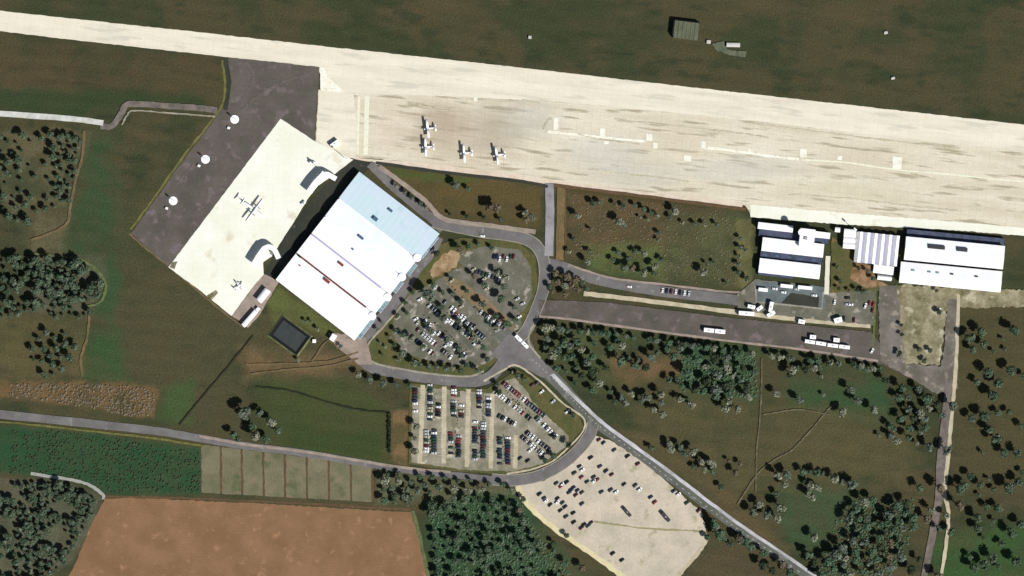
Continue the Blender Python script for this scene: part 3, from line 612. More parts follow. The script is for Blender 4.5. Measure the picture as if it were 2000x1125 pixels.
def windows(T_, x0, x1, n, y, z0, z1, wfrac=0.6, along='x'):
    for k in range(n):
        a = x0 + (x1 - x0) * (k + 0.2) / n; b = a + (x1 - x0) / n * wfrac
        bm = bmesh.new()
        if along == 'x': bx(bm, a, b, y - 0.12, y + 0.12, z0, z1)
        else: bx(bm, y - 0.12, y + 0.12, a, b, z0, z1)
        f = meshobj('window', bm, M['glass'], T_)
# old terminal: local x east, y north; origin at its north-west corner (1482,433)
B1 = building('office_building', 'white-roofed office block of three parallel ranges left of the sawtooth-roofed hall', 'building', 1480, 434, 1620, 450)
def range_(T_, x0, x1, y0, y1, h, rise, m, wn=12):
    boxpart('wall', T_, 'wall', x0, x1, y0, y1, 0, h - 0.3)
    r = meshobj('roof', gable(x0, x1, y0, y1, h, rise), M[m], T_)
    windows(T_, x0, x1, wn, y0, h * 0.25, h * 0.7); windows(T_, x0, x1, wn, y1, h * 0.25, h * 0.7)
    return r
range_(B1, 0.5, 34, -6.0, -0.3, 6.5, 0.5, 'white2', 8)
boxpart('flat_roof', B1, 'bluegrey', 2, 70, -13.2, -6.3, 0, 3.4)
range_(B1, 6.5, 66, -27, -14.5, 6.5, 0.9, 'white2', 14)
boxpart('flat_roof', B1, 'bluegrey', 6, 66, -33.8, -27.5, 0, 3.6)
range_(B1, 6.0, 65, -48.3, -35.0, 6.5, 0.9, 'white2', 14)
boxpart('tower_block', B1, 'white2', 41.5, 56, -18.8, -1.2, 0, 10.5)
boxpart('roof', B1, 'white2', 50, 71, -8.5, -2.5, 0, 7.0)
boxpart('roof_hatch', B1, 'grey', 46, 49, -12, -9, 10.5, 11.6)
boxpart('lean_to', B1, 'bluegrey', 6, 40, -51, -48.6, 0, 3.2)
for k in range(5): boxpart('skylight', B1, 'bluevent', 8 + k * 12, 12 + k * 12, -31.5, -29.8, 3.6, 3.9)
# control tower
CT = empty('control_tower', W(1562, 454, 0), rad(-6)); tag(CT, 'small glazed control tower standing beside the white block of the office building', 'control tower')
bm = bmesh.new(); cyl(bm, (0, 0, 0), 2.0, 1.7, 15, 8); meshobj('shaft', bm, M['grey'], CT)
bm = bmesh.new(); cyl(bm, (0, 0, 15), 2.2, 3.2, 2.6, 8); meshobj('cab_glazing', bm, M['glass'], CT)
bm = bmesh.new(); cyl(bm, (0, 0, 17.6), 3.5, 3.2, 0.5, 8); cyl(bm, (0, 0, 18.1), 0.12, 0.08, 4, 6); meshobj('roof', bm, M['white'], CT)
# sawtooth hall
B2 = building('sawtooth_hall', 'hall with six parallel white roof ridges and dark gutters between office block and hangar', 'hall', 1672, 452, 1757, 461)
boxpart('wall', B2, 'wall', 0.3, 42.5, -29.5, -0.5, 0, 5.4)
for k in range(6):
    x0 = 0.2 + k * 7.15
    meshobj('roof_ridge', gable(x0 + 0.9, x0 + 6.2, -30, 0, 5.6, 1.6, 0.0, 'y'), M['white2'], B2)
    bm = bmesh.new(); bx(bm, x0 + 6.25, x0 + 7.95 if k < 5 else x0 + 6.6, -30, 0, 5.2, 5.5); meshobj('gutter', bm, M['lilac'], B2)
windows(B2, 1, 42, 10, -29.6, 1.5, 4); windows(B2, 1, 42, 10, -0.4, 1.5, 4)
B3 = building('annexe', 'small white annexe with three low vaulted roofs left of the ridged hall', 'annexe', 1648, 447, 1672, 449)
boxpart('wall', B3, 'wall', 0.3, 11.6, -18.6, -0.3, 0, 5.6)
for y0, y1 in ((-7.6, 0), (-13.2, -8.0), (-19, -13.6)):
    meshobj('roof_vault', vault(0, 11.8, y0, y1, 5.8, 0.9, 6), M['white'], B3)
windows(B3, 1, 11, 3, -18.7, 1.5, 4)
B4 = building('shed', 'small white flat shed tucked under the south edge of the ridged hall', 'shed', 1707, 517, 1747, 522)
boxpart('wall', B4, 'wall', 0.3, 18.7, -7.2, -0.3, 0, 3.0); meshobj('roof', gable(0, 19, -7.5, 0, 3.2, 0.5), M['white'], B4); boxpart('door', B4, 'steel', 8, 11, -7.5, -7.25, 0, 2.5)
B5 = building('storage_tent', 'white rounded storage tent south of the ridged hall, beside the hangar', 'tent', 1714, 535, 1743, 538)
meshobj('canopy', vault(0, 14, -5.6, 0, 0.6, 3.2, 8), M['white'], B5); boxpart('end_wall', B5, 'wall', -0.2, 0.0, -5, -0.6, 0, 2.6)
# hangar
B6 = building('hangar', 'very large white twin-span hangar at the right edge beside the runway', 'hangar', 1770, 447, 1873, 457)
HL = 96
boxpart('lean_to', B6, 'bluegrey', 0.5, HL, -7.6, -0.3, 0, 4.0)
boxpart('wall', B6, 'wall', 0.3, HL, -29.6, -8.2, 0, 8.6); boxpart('wall', B6, 'wall', -2.2, HL, -52.2, -33.2, 0, 7.4)
meshobj('roof', gable(0, HL, -30, -8, 8.9, 1.6), M['white2'], B6)
meshobj('roof', gable(-2.5, HL, -52.6, -32.8, 7.7, 1.5), M['white2'], B6)
boxpart('roof_vent', B6, 'dark', 22, 38, -17, -13.4, 9.6, 11.4)
boxpart('roof_vent', B6, 'dark', 50, 60, -17, -13.4, 9.6, 11.4)
for a, m in ((8, 'canopyglass'), (24, 'canopyglass'), (32, 'canopyglass'), (46, 'dark'), (70, 'dark')): boxpart('roof_vent', B6, m, a, a + 3.0, -40.5, -39.2, 8.6, 9.6)
for k in range(10): boxpart('hangar_door', B6, 'steel', 2 + k * 9, 10.4 + k * 9, -52.5, -52.25, 0, 6.4)
windows(B6, 1, HL - 1, 24, -0.25, 1.2, 3.2)

# apron side small buildings and boarding bridges
def tube_path(P, w_, z0, z1):
    bm = bmesh.new(); Q = [W(*p) for p in spline(P, 6)] if len(P) > 2 else [W(*p) for p in P]; N = len(Q); r = []
    for i in range(N):
        d = (Q[min(i + 1, N - 1)] - Q[max(i - 1, 0)]).normalized(); nn = Vector((-d.y, d.x, 0)); 
        r.append([bm.verts.new(Q[i] + nn * s * w_ / 2 * f + Vector((0, 0, zz))) for s, f, zz in ((-1, 1, z0), (1, 1, z0), (1, 1, z1 - 0.25), (1, 0.9, z1), (-1, 0.9, z1), (-1, 1, z1 - 0.25))])
    for i in range(N - 1):
        for k in range(6): bm.faces.new((r[i][k], r[i][(k + 1) % 6], r[i + 1][(k + 1) % 6], r[i + 1][k]))
    bm.faces.new(r[0][::-1]); bm.faces.new(r[-1]); bmesh.ops.recalc_face_normals(bm, faces=bm.faces); return bm
def world_child(o, parent):
    o.parent = parent; o.matrix_parent_inverse = parent.matrix_basis.inverted()
def bridge(label, cabin, neck, posts, w1=6.0, zt=8.4):
    t = empty('boarding_bridge', W(*neck[-1], 0)); tag(t, label, 'boarding bridge', 'boarding bridges between terminal and white apron')
    a = meshobj('cabin', tube_path(cabin, w1, 3.8, zt), M['white']); world_child(a, t)
    b = meshobj('walkway', tube_path(neck, 5.0, 4.0, 7.8), M['white']); world_child(b, t)
    for p in posts:
        bm = bmesh.new(); q = W(*p); cyl(bm, (q.x, q.y, 0), 0.5, 0.5, 4.2, 8); bx(bm, q.x - 1.2, q.x + 1.2, q.y - 1.2, q.y + 1.2, 0, 0.5)
        world_child(meshobj('support', bm, M['steel']), t)
    gq = [W(*p) for p in spline(cabin, 6)] if len(cabin) > 2 else [W(*p) for p in cabin]
    return t
bridge('boarding bridge with curved white walkway near the apron\'s narrow southern end', [(497, 517), (508, 499), (519, 484)], [(516, 486), (526, 482), (536, 487), (542, 498), (545, 505)], [(501, 510), (515, 489), (541, 496)])
bridge('boarding bridge nearest the runway, with a short white walkway', [(604, 376), (617, 358), (634, 340)], [(628, 341), (640, 341), (650, 346), (657, 350)], [(608, 370), (628, 344), (652, 349)])
def shed(name, label, cat, px, py, L, Wd, H, dirpx, dirpy, rise=0.6, m='white'):
    if name in ('field_hut', 'equipment_shed'): m = 'wall'; L *= .75; Wd *= .75; H *= .6
    t = empty(name, W(px, py, gz(px, py)), math.atan2(-dirpy, dirpx)); tag(t, label, cat)
    boxpart('wall', t, m, -L / 2, L / 2, -Wd / 2, Wd / 2, 0, H); meshobj('roof', vault(-L / 2 - .2, L / 2 + .2, -Wd / 2 - .2, Wd / 2 + .2, H + .05, rise, 8), M[m], t)
    boxpart('door', t, 'steel', -L / 2 - 0.12, -L / 2, -1.0, 1.0, 0, min(2.6, H - 0.3))
    for k in range(3): boxpart('window', t, 'glass', -L / 2 + L * (k + .35) / 3, -L / 2 + L * (k + .65) / 3, Wd / 2, Wd / 2 + .06, H * .4, H * .75)
    return t
shed('storage_shed', 'stubby white arched shed on the dusty paving left of the terminal corner', 'shed', 515, 577, 14, 6.2, 4.4, 0.62, -0.78, 1.2)
shed('storage_shed', 'long narrow white shed at the southern tip of the apron', 'shed', 488, 622, 19, 4.0, 3.8, 0.66, -0.75, 0.5)
shed('guard_hut', 'tiny pale hut just off the end of the long narrow shed', 'hut', 504, 604, 3.2, 3.0, 2.6, 0.66, -0.75, 0.3)
shed('guard_hut', 'white box-shaped hut by the southern corner of the terminal', 'hut', 651, 659, 6.5, 4.6, 4.4, 0.5, -0.8, 0.3)
shed('pump_house', 'small pale hut beside the dark pond', 'hut', 614, 666, 3, 3, 2.6, 1, 0, 0.2)
shed('field_hut', 'lone tiny pale hut in the dark grass above the runway', 'hut', 1035, 73, 3.4, 3.4, 2.4, 1, 0.1, 0.2)
shed('field_hut', 'tiny pale hut far right in the grass, nearer the top edge', 'hut', 1730, 64, 4.0, 3.0, 2.2, 1, -0.3, 0.2)
shed('field_hut', 'tiny pale hut in the grass just above the runway at far right', 'hut', 1744, 153, 4.2, 2.6, 2.2, 1, -0.3, 0.2)
shed('field_hut', 'small pale hut right of the mossy bunker in the top grass', 'hut', 1384, 82, 4.5, 4.0, 2.8, 1, 0.1, 0.2)
shed('equipment_shed', 'long low pale shed in the grass right of the mossy bunker', 'shed', 1432, 88, 17, 5.0, 3.0, 1, 0.02, 0.4)
shed('kiosk', 'round-looking white kiosk between office block and white annexe', 'kiosk', 1635, 449, 4.6, 4.2, 4.5, 1, 0.1, 0.8)
sheet('concrete_pad', [(1390, 86), (1412, 80), (1420, 96), (1440, 100), (1458, 100), (1455, 112), (1428, 108), (1400, 98)], M['moss'], 1.5, 4)
BK = building('bunker', 'flat mossy grey concrete bunker standing in the grass above the runway', 'bunker', 1318, 40, 1368, 46)
boxpart('wall', BK, 'moss', 0, 24, -17, 0, 0, 4.2)
for k in range(6): boxpart('roof_slab', BK, 'moss', 0.2 + k * 4, 3.9 + k * 4, -16.8, -0.2, 4.2, 4.5)
boxpart('painted_shadow', BK, 'basin_and_shadow', -0.6, 24.5, 0, 0.7, 0, 4.9); boxpart('painted_shadow', BK, 'basin_and_shadow', -1.3, -0.02, -15, -0.02, 0, 4.9)  # black boxes stand in for the bunker's cast shadow, north and west

# pond with black lined banks
PD = empty('reservoir', W(566, 656, 0), math.atan2(-(38), 52)); tag(PD, 'rectangular dark grey reservoir with black banks below the terminal', 'reservoir')
pz = 0.45
bm = bmesh.new()
def ring(bm, a, b, za, zb, c, d):
    A = [bm.verts.new(p) for p in ((-a, -b, za), (a, -b, za), (a, b, za), (-a, b, za))]; B = [bm.verts.new(p) for p in ((-c, -d, zb), (c, -d, zb), (c, d, zb), (-c, d, zb))]
    for k in range(4): bm.faces.new((A[k], A[(k + 1) % 4], B[(k + 1) % 4], B[k]))
ring(bm, 18.5, 13.2, 0.0, 1.0, 16.8, 11.5); meshobj('bank', bm, M['bank'], PD)
bm = bmesh.new(); ring(bm, 16.8, 11.5, 1.0, 0.3, 13.4, 8.6); meshobj('liner', bm, M['basin_and_shadow'], PD)
bm = bmesh.new(); bx(bm, -13.8, 14.8, -9.0, 9.6, 0.0, 0.36); meshobj('water', bm, M['water'], PD)

# ------------------------------------------------------------------ floodlight masts and their pads
def mast(px, py, H, label, pad=True, group=None):
    t = empty('floodlight_mast', W(px, py, gz(px, py)), rad(-40)); tag(t, label, 'floodlight', group)
    if pad:
        bm = bmesh.new(); cyl(bm, (0, 0, 0), 4.4, 4.1, 0.5, 12); meshobj('base', bm, M['white'], t)
    bm = bmesh.new(); cyl(bm, (0, 0, 0.3), 0.35, 0.18, H, 8); meshobj('pole', bm, M['steel'], t)
    bm = bmesh.new(); bx(bm, -1.8, 1.8, -0.5, 0.5, H, H + 0.5); meshobj('crossbar', bm, M['white'], t)
    for k in range(4):
        bm = bmesh.new(); x = -1.5 + k; bx(bm, x - 0.35, x + 0.35, 0.5, 1.1, H + 0.1, H + 0.7); meshobj('lamp', bm, M['steel'], t)
    return t
for (px, py), wd, (cx, cy) in zip(((458, 233), (401, 311), (338, 392)), ('nearest the runway', 'in the middle of the row', 'farthest from the runway'), ((447, 250), (389, 324), (326, 407))):
    mast(px, py, 7, 'floodlight mast on a round white pad on dark asphalt, ' + wd, True, 'floodlight masts on the dark asphalt')
    t = empty('switch_cabinet', W(cx, cy, gz(cx, cy)), rad(-20)); tag(t, 'small pale switch cabinet on asphalt beside the mast ' + wd, 'cabinet', 'switch cabinets beside the masts')
    boxpart('body', t, 'grey', -1.2, 1.2, -1.0, 1.0, 0, 1.6, tx=0.05, ty=0.05); boxpart('lid', t, 'white', -1.3, 1.3, -1.1, 1.1, 1.6, 1.75)
mast(676, 311, 19, 'tall bare floodlight mast where the white apron meets the terminal service road', False)
mast(634, 338, 18, 'tall floodlight mast beside the boarding bridge nearest the runway', False)
mast(1668, 448, 12, 'floodlight mast by the north wall of the white vaulted annexe', False)

# ------------------------------------------------------------------ aircraft (nose along local +x)
def biplane():
    t = empty('biplane', (0, 0, 0)); tag(t, 'x', 'aircraft', 'white biplanes parked on the old apron')
    def part(nm, m, fn):
        bm = bmesh.new(); fn(bm); bmesh.ops.recalc_face_normals(bm, faces=bm.faces); return meshobj(nm, bm, M[m], t, True)
    part('fuselage', 'white', lambda b: loft(b, [(5.2, .35, .35, 2.4), (4.9, .85, .85, 2.4), (3.6, .95, 1.0, 2.4), (1.5, .95, 1.25, 2.5), (-2, .85, 1.05, 2.4), (-5.5, .35, .5, 2.4), (-7.2, .12, .3, 2.5)]))
    for s in (-1, 1):
        part('upper_wing', 'white', lambda b: wing(b, 2.6, 2.6, 2.6, 2.3, s * 0.02, s * 9.1, 4.3, 4.5, .12))
        part('lower_wing', 'white', lambda b: wing(b, 2.2, 2.2, 2.2, 2.0, s * 0.8, s * 7.1, 1.9, 2.1, .12))
        part('tailplane', 'white', lambda b: wing(b, -5.3, 2.0, -5.6, 1.5, s * 0.05, s * 3.6, 2.9, 2.95, .1))
        part('strut', 'steel', lambda b: [cyl(b, (x, s * 5.6, 2.0), .08, .08, 2.4, 6) for x in (2.0, 0.8)])
        part('wheel', 'rubber', lambda b: cyl(b, (2.4, s * 1.7 - .15, .5), .5, .5, .3, 12, 'y'))
        part('undercarriage_leg', 'steel', lambda b: cyl(b, (2.4, s * 1.5, .5), .09, .09, 1.5, 6))
    part('fin', 'white', lambda b: wing(b, -5.2, 2.4, -6.3, 1.2, 0, 0, 2.6, 5.0, .1, True))
    part('cockpit_window', 'glass', lambda b: bx(b, 2.5, 3.7, -.75, .75, 3.2, 3.75, tx=.25, ty=.15))
    part('propeller', 'dark', lambda b: [bx(b, 5.25, 5.35, -1.7, 1.7, 2.3, 2.5), bx(b, 5.25, 5.35, -.1, .1, .8, 4.0)])
    return t
bp = biplane()
for i, (px, py, a, lab) in enumerate(((837, 251, 187, 'white biplane parked furthest north, directly above another biplane'), (833, 287, 183, 'white biplane parked just below the northernmost one'),
                                      (908, 299, 184, 'middle white biplane of the three along the lower apron edge'), (972, 303, 190, 'rightmost white biplane on the brown stained slabs'))):
    o = bp if i == 0 else copy_tree(bp); o.location = W(px + 1, py, gz(px, py)); o.rotation_euler.z = rad(a); o['label'] = lab; o['category'] = 'aircraft'; o['group'] = 'white biplanes parked on the old apron'
def turboprop():
    t = empty('passenger_plane', (0, 0, 0)); tag(t, 'white high-wing passenger turboprop parked in the middle of the white apron', 'aircraft')
    def part(nm, m, fn, par=None):
        bm = bmesh.new(); fn(bm); bmesh.ops.recalc_face_normals(bm, faces=bm.faces); return meshobj(nm, bm, M[m], par or t, True)
    part('fuselage', 'white', lambda b: loft(b, [(13.6, .15, .15, 2.3), (13.1, .8, .8, 2.45), (11.6, 1.3, 1.35, 2.7), (9, 1.45, 1.5, 2.8), (-6, 1.45, 1.5, 2.8), (-10, 1.0, 1.1, 3.2), (-13.4, .3, .45, 3.8)], 16))
    for s in (-1, 1):
        part('wing', 'white', lambda b: wing(b, 2.2, 3.0, 1.6, 1.7, s * .02, s * 13.5, 4.5, 4.7, .13))
        part('engine', 'grey', lambda b: loft(b, [(4.6, .35, .4, 4.1), (4.0, .6, .7, 4.1), (1.0, .6, .75, 4.1), (-2.0, .3, .35, 4.2)], 10)).location = (0, s * 4.1, 0)
        part('propeller', 'dark', lambda b: [bx(b, 4.65, 4.75, s * 4.1 - 1.9, s * 4.1 + 1.9, 4.0, 4.2), bx(b, 4.65, 4.75, s * 4.1 - .1, s * 4.1 + .1, 2.2, 6.0)])
        part('tailplane', 'white', lambda b: wing(b, -11.9, 2.0, -12.8, 1.1, s * .02, s * 3.7, 7.6, 7.6, .1))
        part('wheel', 'rubber', lambda b: cyl(b, (0, s * 2.1 - .3, .5), .5, .5, .6, 12, 'y'))
        for k in range(12): part('cabin_window', 'glass', lambda b: bx(b, -6 + k * 1.2, -5.6 + k * 1.2, s * 1.4 - .07, s * 1.4 + .07, 2.9, 3.3))
    part('fin', 'white', lambda b: wing(b, -8.8, 4.6, -12.0, 2.2, 0, 0, 3.9, 7.7, .08, True))
    part('nose_wheel', 'rubber', lambda b: cyl(b, (10.6, -.2, .4), .4, .4, .4, 12, 'y'))
    part('cockpit_window', 'glass', lambda b: bx(b, 11.6, 12.7, -.8, .8, 3.0, 3.75, tx=.3, ty=.2))
    return t
tp = turboprop(); tp.location = W(496, 409, gz(496, 409)); tp.rotation_euler.z = math.atan2(-0.6, 0.8)
def lightplane():
    t = empty('light_aircraft', (0, 0, 0)); tag(t, 'small white twin-engined aircraft alone at the southern end of the white apron', 'aircraft')
    def part(nm, m, fn):
        bm = bmesh.new(); fn(bm); bmesh.ops.recalc_face_normals(bm, faces=bm.faces); return meshobj(nm, bm, M[m], t, True)
    part('fuselage', 'white', lambda b: loft(b, [(5.4, .1, .1, 1.6), (4.4, .6, .55, 1.7), (2, .8, .85, 1.8), (-1.5, .75, .8, 1.8), (-5.2, .2, .3, 2.0)], 12))
    for s in (-1, 1):
        part('wing', 'white', lambda b: wing(b, 1.2, 1.9, .7, 1.1, s * .4, s * 6.4, 1.5, 1.8, .13))
        part('engine', 'white', lambda b: loft(b, [(2.6, .25, .25, 1.7), (2.0, .4, .4, 1.7), (-.6, .25, .3, 1.7)], 10)).location = (0, s * 2.3, 0)
        part('tailplane', 'white', lambda b: wing(b, -4.2, 1.2, -4.6, .7, s * .02, s * 2.4, 3.2, 3.2, .1))
        part('wheel', 'rubber', lambda b: cyl(b, (0, s * 1.9 - .12, .35), .35, .35, .25, 10, 'y'))
    part('fin', 'white', lambda b: wing(b, -3.5, 1.7, -4.6, .9, 0, 0, 2.1, 3.5, .1, True))
    part('cockpit_window', 'glass', lambda b: bx(b, 1.6, 3.2, -.55, .55, 2.3, 2.75, tx=.3, ty=.15))
    return t
lp = lightplane(); lp.location = W(467, 558, gz(467, 558)); lp.rotation_euler.z = rad(40)

# ------------------------------------------------------------------ vehicles
def prof_body(L, Wd, pts, n_in=0.12):
    """side outline pts (x,z) extruded over the width with tucked-in sills and rounded sides"""
    bm = bmesh.new(); layers = []
    for y, k in ((-Wd / 2, 0.94), (-Wd / 2 * 0.9, 1.0), (Wd / 2 * 0.9, 1.0), (Wd / 2, 0.94)):
        layers.append([bm.verts.new((x * (0.97 if k < 1 else 1), y, 0.28 + (z - 0.28) * k)) for x, z in pts])
    for a in range(3):
        for i in range(len(pts)):
            j = (i + 1) % len(pts); bm.faces.new((layers[a][i], layers[a][j], layers[a + 1][j], layers[a + 1][i]))
    bm.faces.new(layers[0][::-1]); bm.faces.new(layers[3]); bmesh.ops.recalc_face_normals(bm, faces=bm.faces); return bm
def mesh_only(bm, mats, smooth=False):
    me = bpy.data.meshes.new('m'); bm.normal_update(); bm.to_mesh(me); bm.free()
    for m in mats: me.materials.append(m)
    return me
CARCOL = {}
for nm, c in (('white', (0.84, 0.84, 0.82)), ('silver', (0.5, 0.51, 0.52)), ('black', (0.012, 0.012, 0.014)), ('dark grey', (0.05, 0.05, 0.055)), ('dark blue', (0.015, 0.025, 0.06)),
              ('red', (0.22, 0.035, 0.03)), ('beige', (0.45, 0.4, 0.3)), ('dark green', (0.02, 0.06, 0.035)), ('maroon', (0.10, 0.015, 0.02))):
    CARCOL[nm] = mat(nm.replace(' ', '_') + '_car_paint', (*c, 1), rough=0.3)
car_side = [(-2.2, .3), (-2.25, .75), (-2.1, .95), (-1.3, 1.0), (.9, .98), (2.0, .82), (2.22, .6), (2.2, .3)]
body_me = mesh_only(prof_body(4.5, 1.85, car_side), [CARCOL['white']])
bm = bmesh.new(); v = [(-1.75, .98), (-1.2, 1.42), (.3, 1.42), (1.1, .98)]
A = [bm.verts.new((x, -s, z)) for (x, z), s in zip(v, (.78, .62, .62, .78))]; B = [bm.verts.new((x, s, z)) for (x, z), s in zip(v, (.78, .62, .62, .78))]
for i in range(3): bm.faces.new((A[i], A[i + 1], B[i + 1], B[i]))
bm.faces.new(A[::-1]); bm.faces.new(B); bmesh.ops.recalc_face_normals(bm, faces=bm.faces); glass_me = mesh_only(bm, [M['glass']])
bm = bmesh.new(); bx(bm, -1.25, .32, -.64, .64, 1.425, 1.48, tx=.06, ty=.05); roof_me = mesh_only(bm, [CARCOL['white']])
bm = bmesh.new(); cyl(bm, (0, -.11, 0), .33, .33, .22, 10, 'y'); wheel_me = mesh_only(bm, [M['rubber']])
cars = []   # every car: [object, colour, cluster]
def car(px, py, ang, colr, cluster, van=False):
    z = gz(px, py); s = R.uniform(1.08, 1.22)
    o = link('parked_car', body_me, None, W(px, py, z), ang, (s, s, s))
    o.material_slots[0].link = 'OBJECT'; o.material_slots[0].material = CARCOL[colr]
    link('window_band', glass_me, o); r = link('roof', roof_me, o); r.material_slots[0].link = 'OBJECT'; r.material_slots[0].material = CARCOL[colr]
    for x in (-1.4, 1.4):
        for y in (-.82, .82): link('wheel', wheel_me, o, (x, y, .33))
    tag(o, 'x', 'car', cluster[0]); cars.append((o, colr, cluster, px, py)); return o
DARKS = ['black', 'black', 'dark grey', 'dark grey', 'dark blue', 'maroon', 'dark green']
def rc(pw=0.25): 
    if R.random() < pw: return R.choice(['white', 'white', 'silver'])
    return R.choice(DARKS + DARKS + ['red', 'silver', 'beige'])
# gravel car park
gl = ('cars on the pale gravel car park', 'on the pale gravel')
GA = math.atan2(0.62, 0.78)
for px, py in ((1170, 859), (1179, 865), (1200, 879), (1226, 891), (1246, 906), (1154, 894), (1172, 911), (1184, 920), (1195, 927), (1132, 911), (1122, 924), (1136, 932), (1147, 941), (1160, 932), (1167, 937),
               (1107, 942), (1096, 950), (1087, 944), (1120, 953), (1112, 962), (1125, 967), (1137, 962), (1054, 965), (1063, 973), (1075, 986), (1089, 974), (1099, 982), (1137, 984), (1095, 997), (1106, 1009),
               (1120, 1002), (1121, 1020), (1136, 1031), (1149, 1027), (1155, 1021), (1141, 1025), (1128, 958), (1116, 957), (1104, 990), (1175, 961), (1193, 957), (1219, 946), (1241, 948), (1271, 971), (1279, 981), (1197, 1081), (1215, 1094), (1316, 959), (1342, 982), (1365, 997)):
    sub = 'upper corner' if py < 915 and px > 1150 else 'lower left block' if px < 1165 and py > 940 else 'upper left block' if px < 1170 else 'right side'
    car(px, py, GA + R.uniform(-.12, .12), R.choice(DARKS) if R.random() < .9 else 'red', (gl[0], 'in the ' + sub + ' of the gravel car park'))
for px, py in ((1203, 961), (1249, 956), (1088, 981), (1137, 918), (1160, 940), (1066, 978), (1098, 946), (1325, 965)):
    car(px, py, GA + R.uniform(-.1, .1), 'white', (gl[0], 'on the gravel car park'))
# outer car park columns
ocg = 'cars in the outer car park'
def column(x, y0, y1, nm, occ=.8, pw=.25, pitch=5.6):
    y = y0
    while y < y1:
        if R.random() < occ + .12: car(x + R.uniform(-.8, .8), y, rad(-5) + R.uniform(-.05, .05), rc(pw), (ocg, nm))
        y += pitch
column(811, 760, 785, 'in outer car park leftmost column', .9, .0)
for y in (788, 803): car(811, y, 0, 'white', (ocg, 'in outer car park leftmost column'))
column(840, 752, 822, 'in outer car park upper block column second', .95, .1)
column(856, 778, 816, 'in outer car park upper block column third', .75, .4)
column(886, 756, 815, 'in outer car park upper block column fourth', .8, .2)
column(902, 775, 820, 'in outer car park upper block column fifth', .45, .3)
column(936, 762, 800, 'in outer car park upper block column sixth', .8, .3)
column(954, 778, 812, 'in outer car park upper block column seventh', .7, .4)
column(833, 842, 886, 'in outer car park lower block column second', .9, .35)
column(848, 840, 886, 'in outer car park lower block column third', .8, .3)
column(881, 846, 890, 'in outer car park lower block column fourth', .75, .25)
column(896, 852, 892, 'in outer car park lower block column fifth', .8, .1)
column(928, 824, 898, 'in outer car park lower block column sixth', .8, .1)
column(944, 826, 898, 'in outer car park lower block column seventh', .8, .1)
column(976, 855, 908, 'in outer car park lower block column eighth', .85, .05)
column(992, 855, 906, 'in outer car park lower block column ninth', .85, .05)
def drow(x0, y0, x1, y1, nm, grp, occ=.7, pw=.3, pitch=6.0, ang=None):
    d = Vector((x1 - x0, y1 - y0)); n = int(d.length / pitch); a = math.atan2(d.x, d.y) if ang is None else ang
    for k in range(n + 1):
        if R.random() < occ + .15: car(x0 + d.x * k / n + R.uniform(-.7, .7), y0 + d.y * k / n + R.uniform(-.7, .7), a + R.uniform(-.06, .06), rc(pw), (grp, nm))
drow(984, 748, 1062, 812, 'in the diagonal row nearest the airport road', ocg, .8, .25)
drow(972, 768, 1035, 818, 'in the second diagonal row from the airport road', ocg, .7, .45)
drow(1040, 808, 1085, 852, 'in the lower right diagonal row of the outer car park', ocg, .7, .3)
drow(1020, 853, 1062, 888, 'in the lower diagonal block of the outer car park', ocg, .85, .2)
drow(1030, 845, 1072, 878, 'in the upper line of the lower diagonal block', ocg, .8, .25)
drow(975, 812, 1005, 828, 'in the middle cluster of the outer car park', ocg, .8, .2)
for px, py, c_ in ((1016, 895, 'black'), (1031, 900, 'black'), (1035, 880, 'white'), (1108, 804, 'white'), (1058, 765, 'white'), (1080, 784, 'silver'), (1048, 748, 'black'), (1040, 752, 'maroon')):
    car(px, py, GA, c_, (ocg, 'standing apart in the outer car park'))
# inner car park
icg = 'cars in the inner car park by the terminal'
for px, py in ((848, 495), (882, 548), (850, 562), (901, 599), (950, 564), (838, 597), (856, 611), (872, 627), (815, 631), (820, 585), (777, 620), (847, 652), (843, 636), (900, 643), (930, 666), (876, 670), (900, 698), (805, 662), (828, 681), (789, 655), (775, 647), (1021, 593), (1010, 584), (1014, 619), (971, 645), (957, 632), (925, 526), (945, 545), (812, 623), (935, 660), (928, 671), (904, 692), (833, 640), (871, 675)):
    car(px, py, GA + R.uniform(-.2, .2), R.choice(['white', 'white', 'silver', 'beige']), (icg, 'in the ' + ('upper' if py < 580 else 'middle' if py < 640 else 'lower') + ' part of the inner car park'))
for px in (976, 990): car(px, 506, rad(80), 'white', (icg, 'in the short row at the top of the inner car park'))
for px in (965, 971, 983, 997, 1003): car(px, 501, rad(80), R.choice(DARKS), (icg, 'in the short row at the top of the inner car park'))
drow(930, 530, 975, 545, 'in the row under the trees of the inner car park', icg, .8, .2)
drow(880, 605, 945, 660, 'in the central diagonal row of the inner car park', icg, .65, .35)
drow(845, 600, 920, 660, 'in the second diagonal row of the inner car park', icg, .5, .35)
drow(830, 628, 908, 695, 'in the third diagonal row of the inner car park', icg, .6, .35)
drow(795, 650, 850, 695, 'in the lowest diagonal row of the inner car park', icg, .45, .3)
drow(868, 590, 930, 642, 'in the upper diagonal row of the inner car park', icg, .55, .3)
drow(812, 640, 880, 697, 'in the fourth diagonal row of the inner car park', icg, .5, .35)
drow(940, 610, 985, 640, 'in the diagonal row by the airport road', icg, .5, .3)
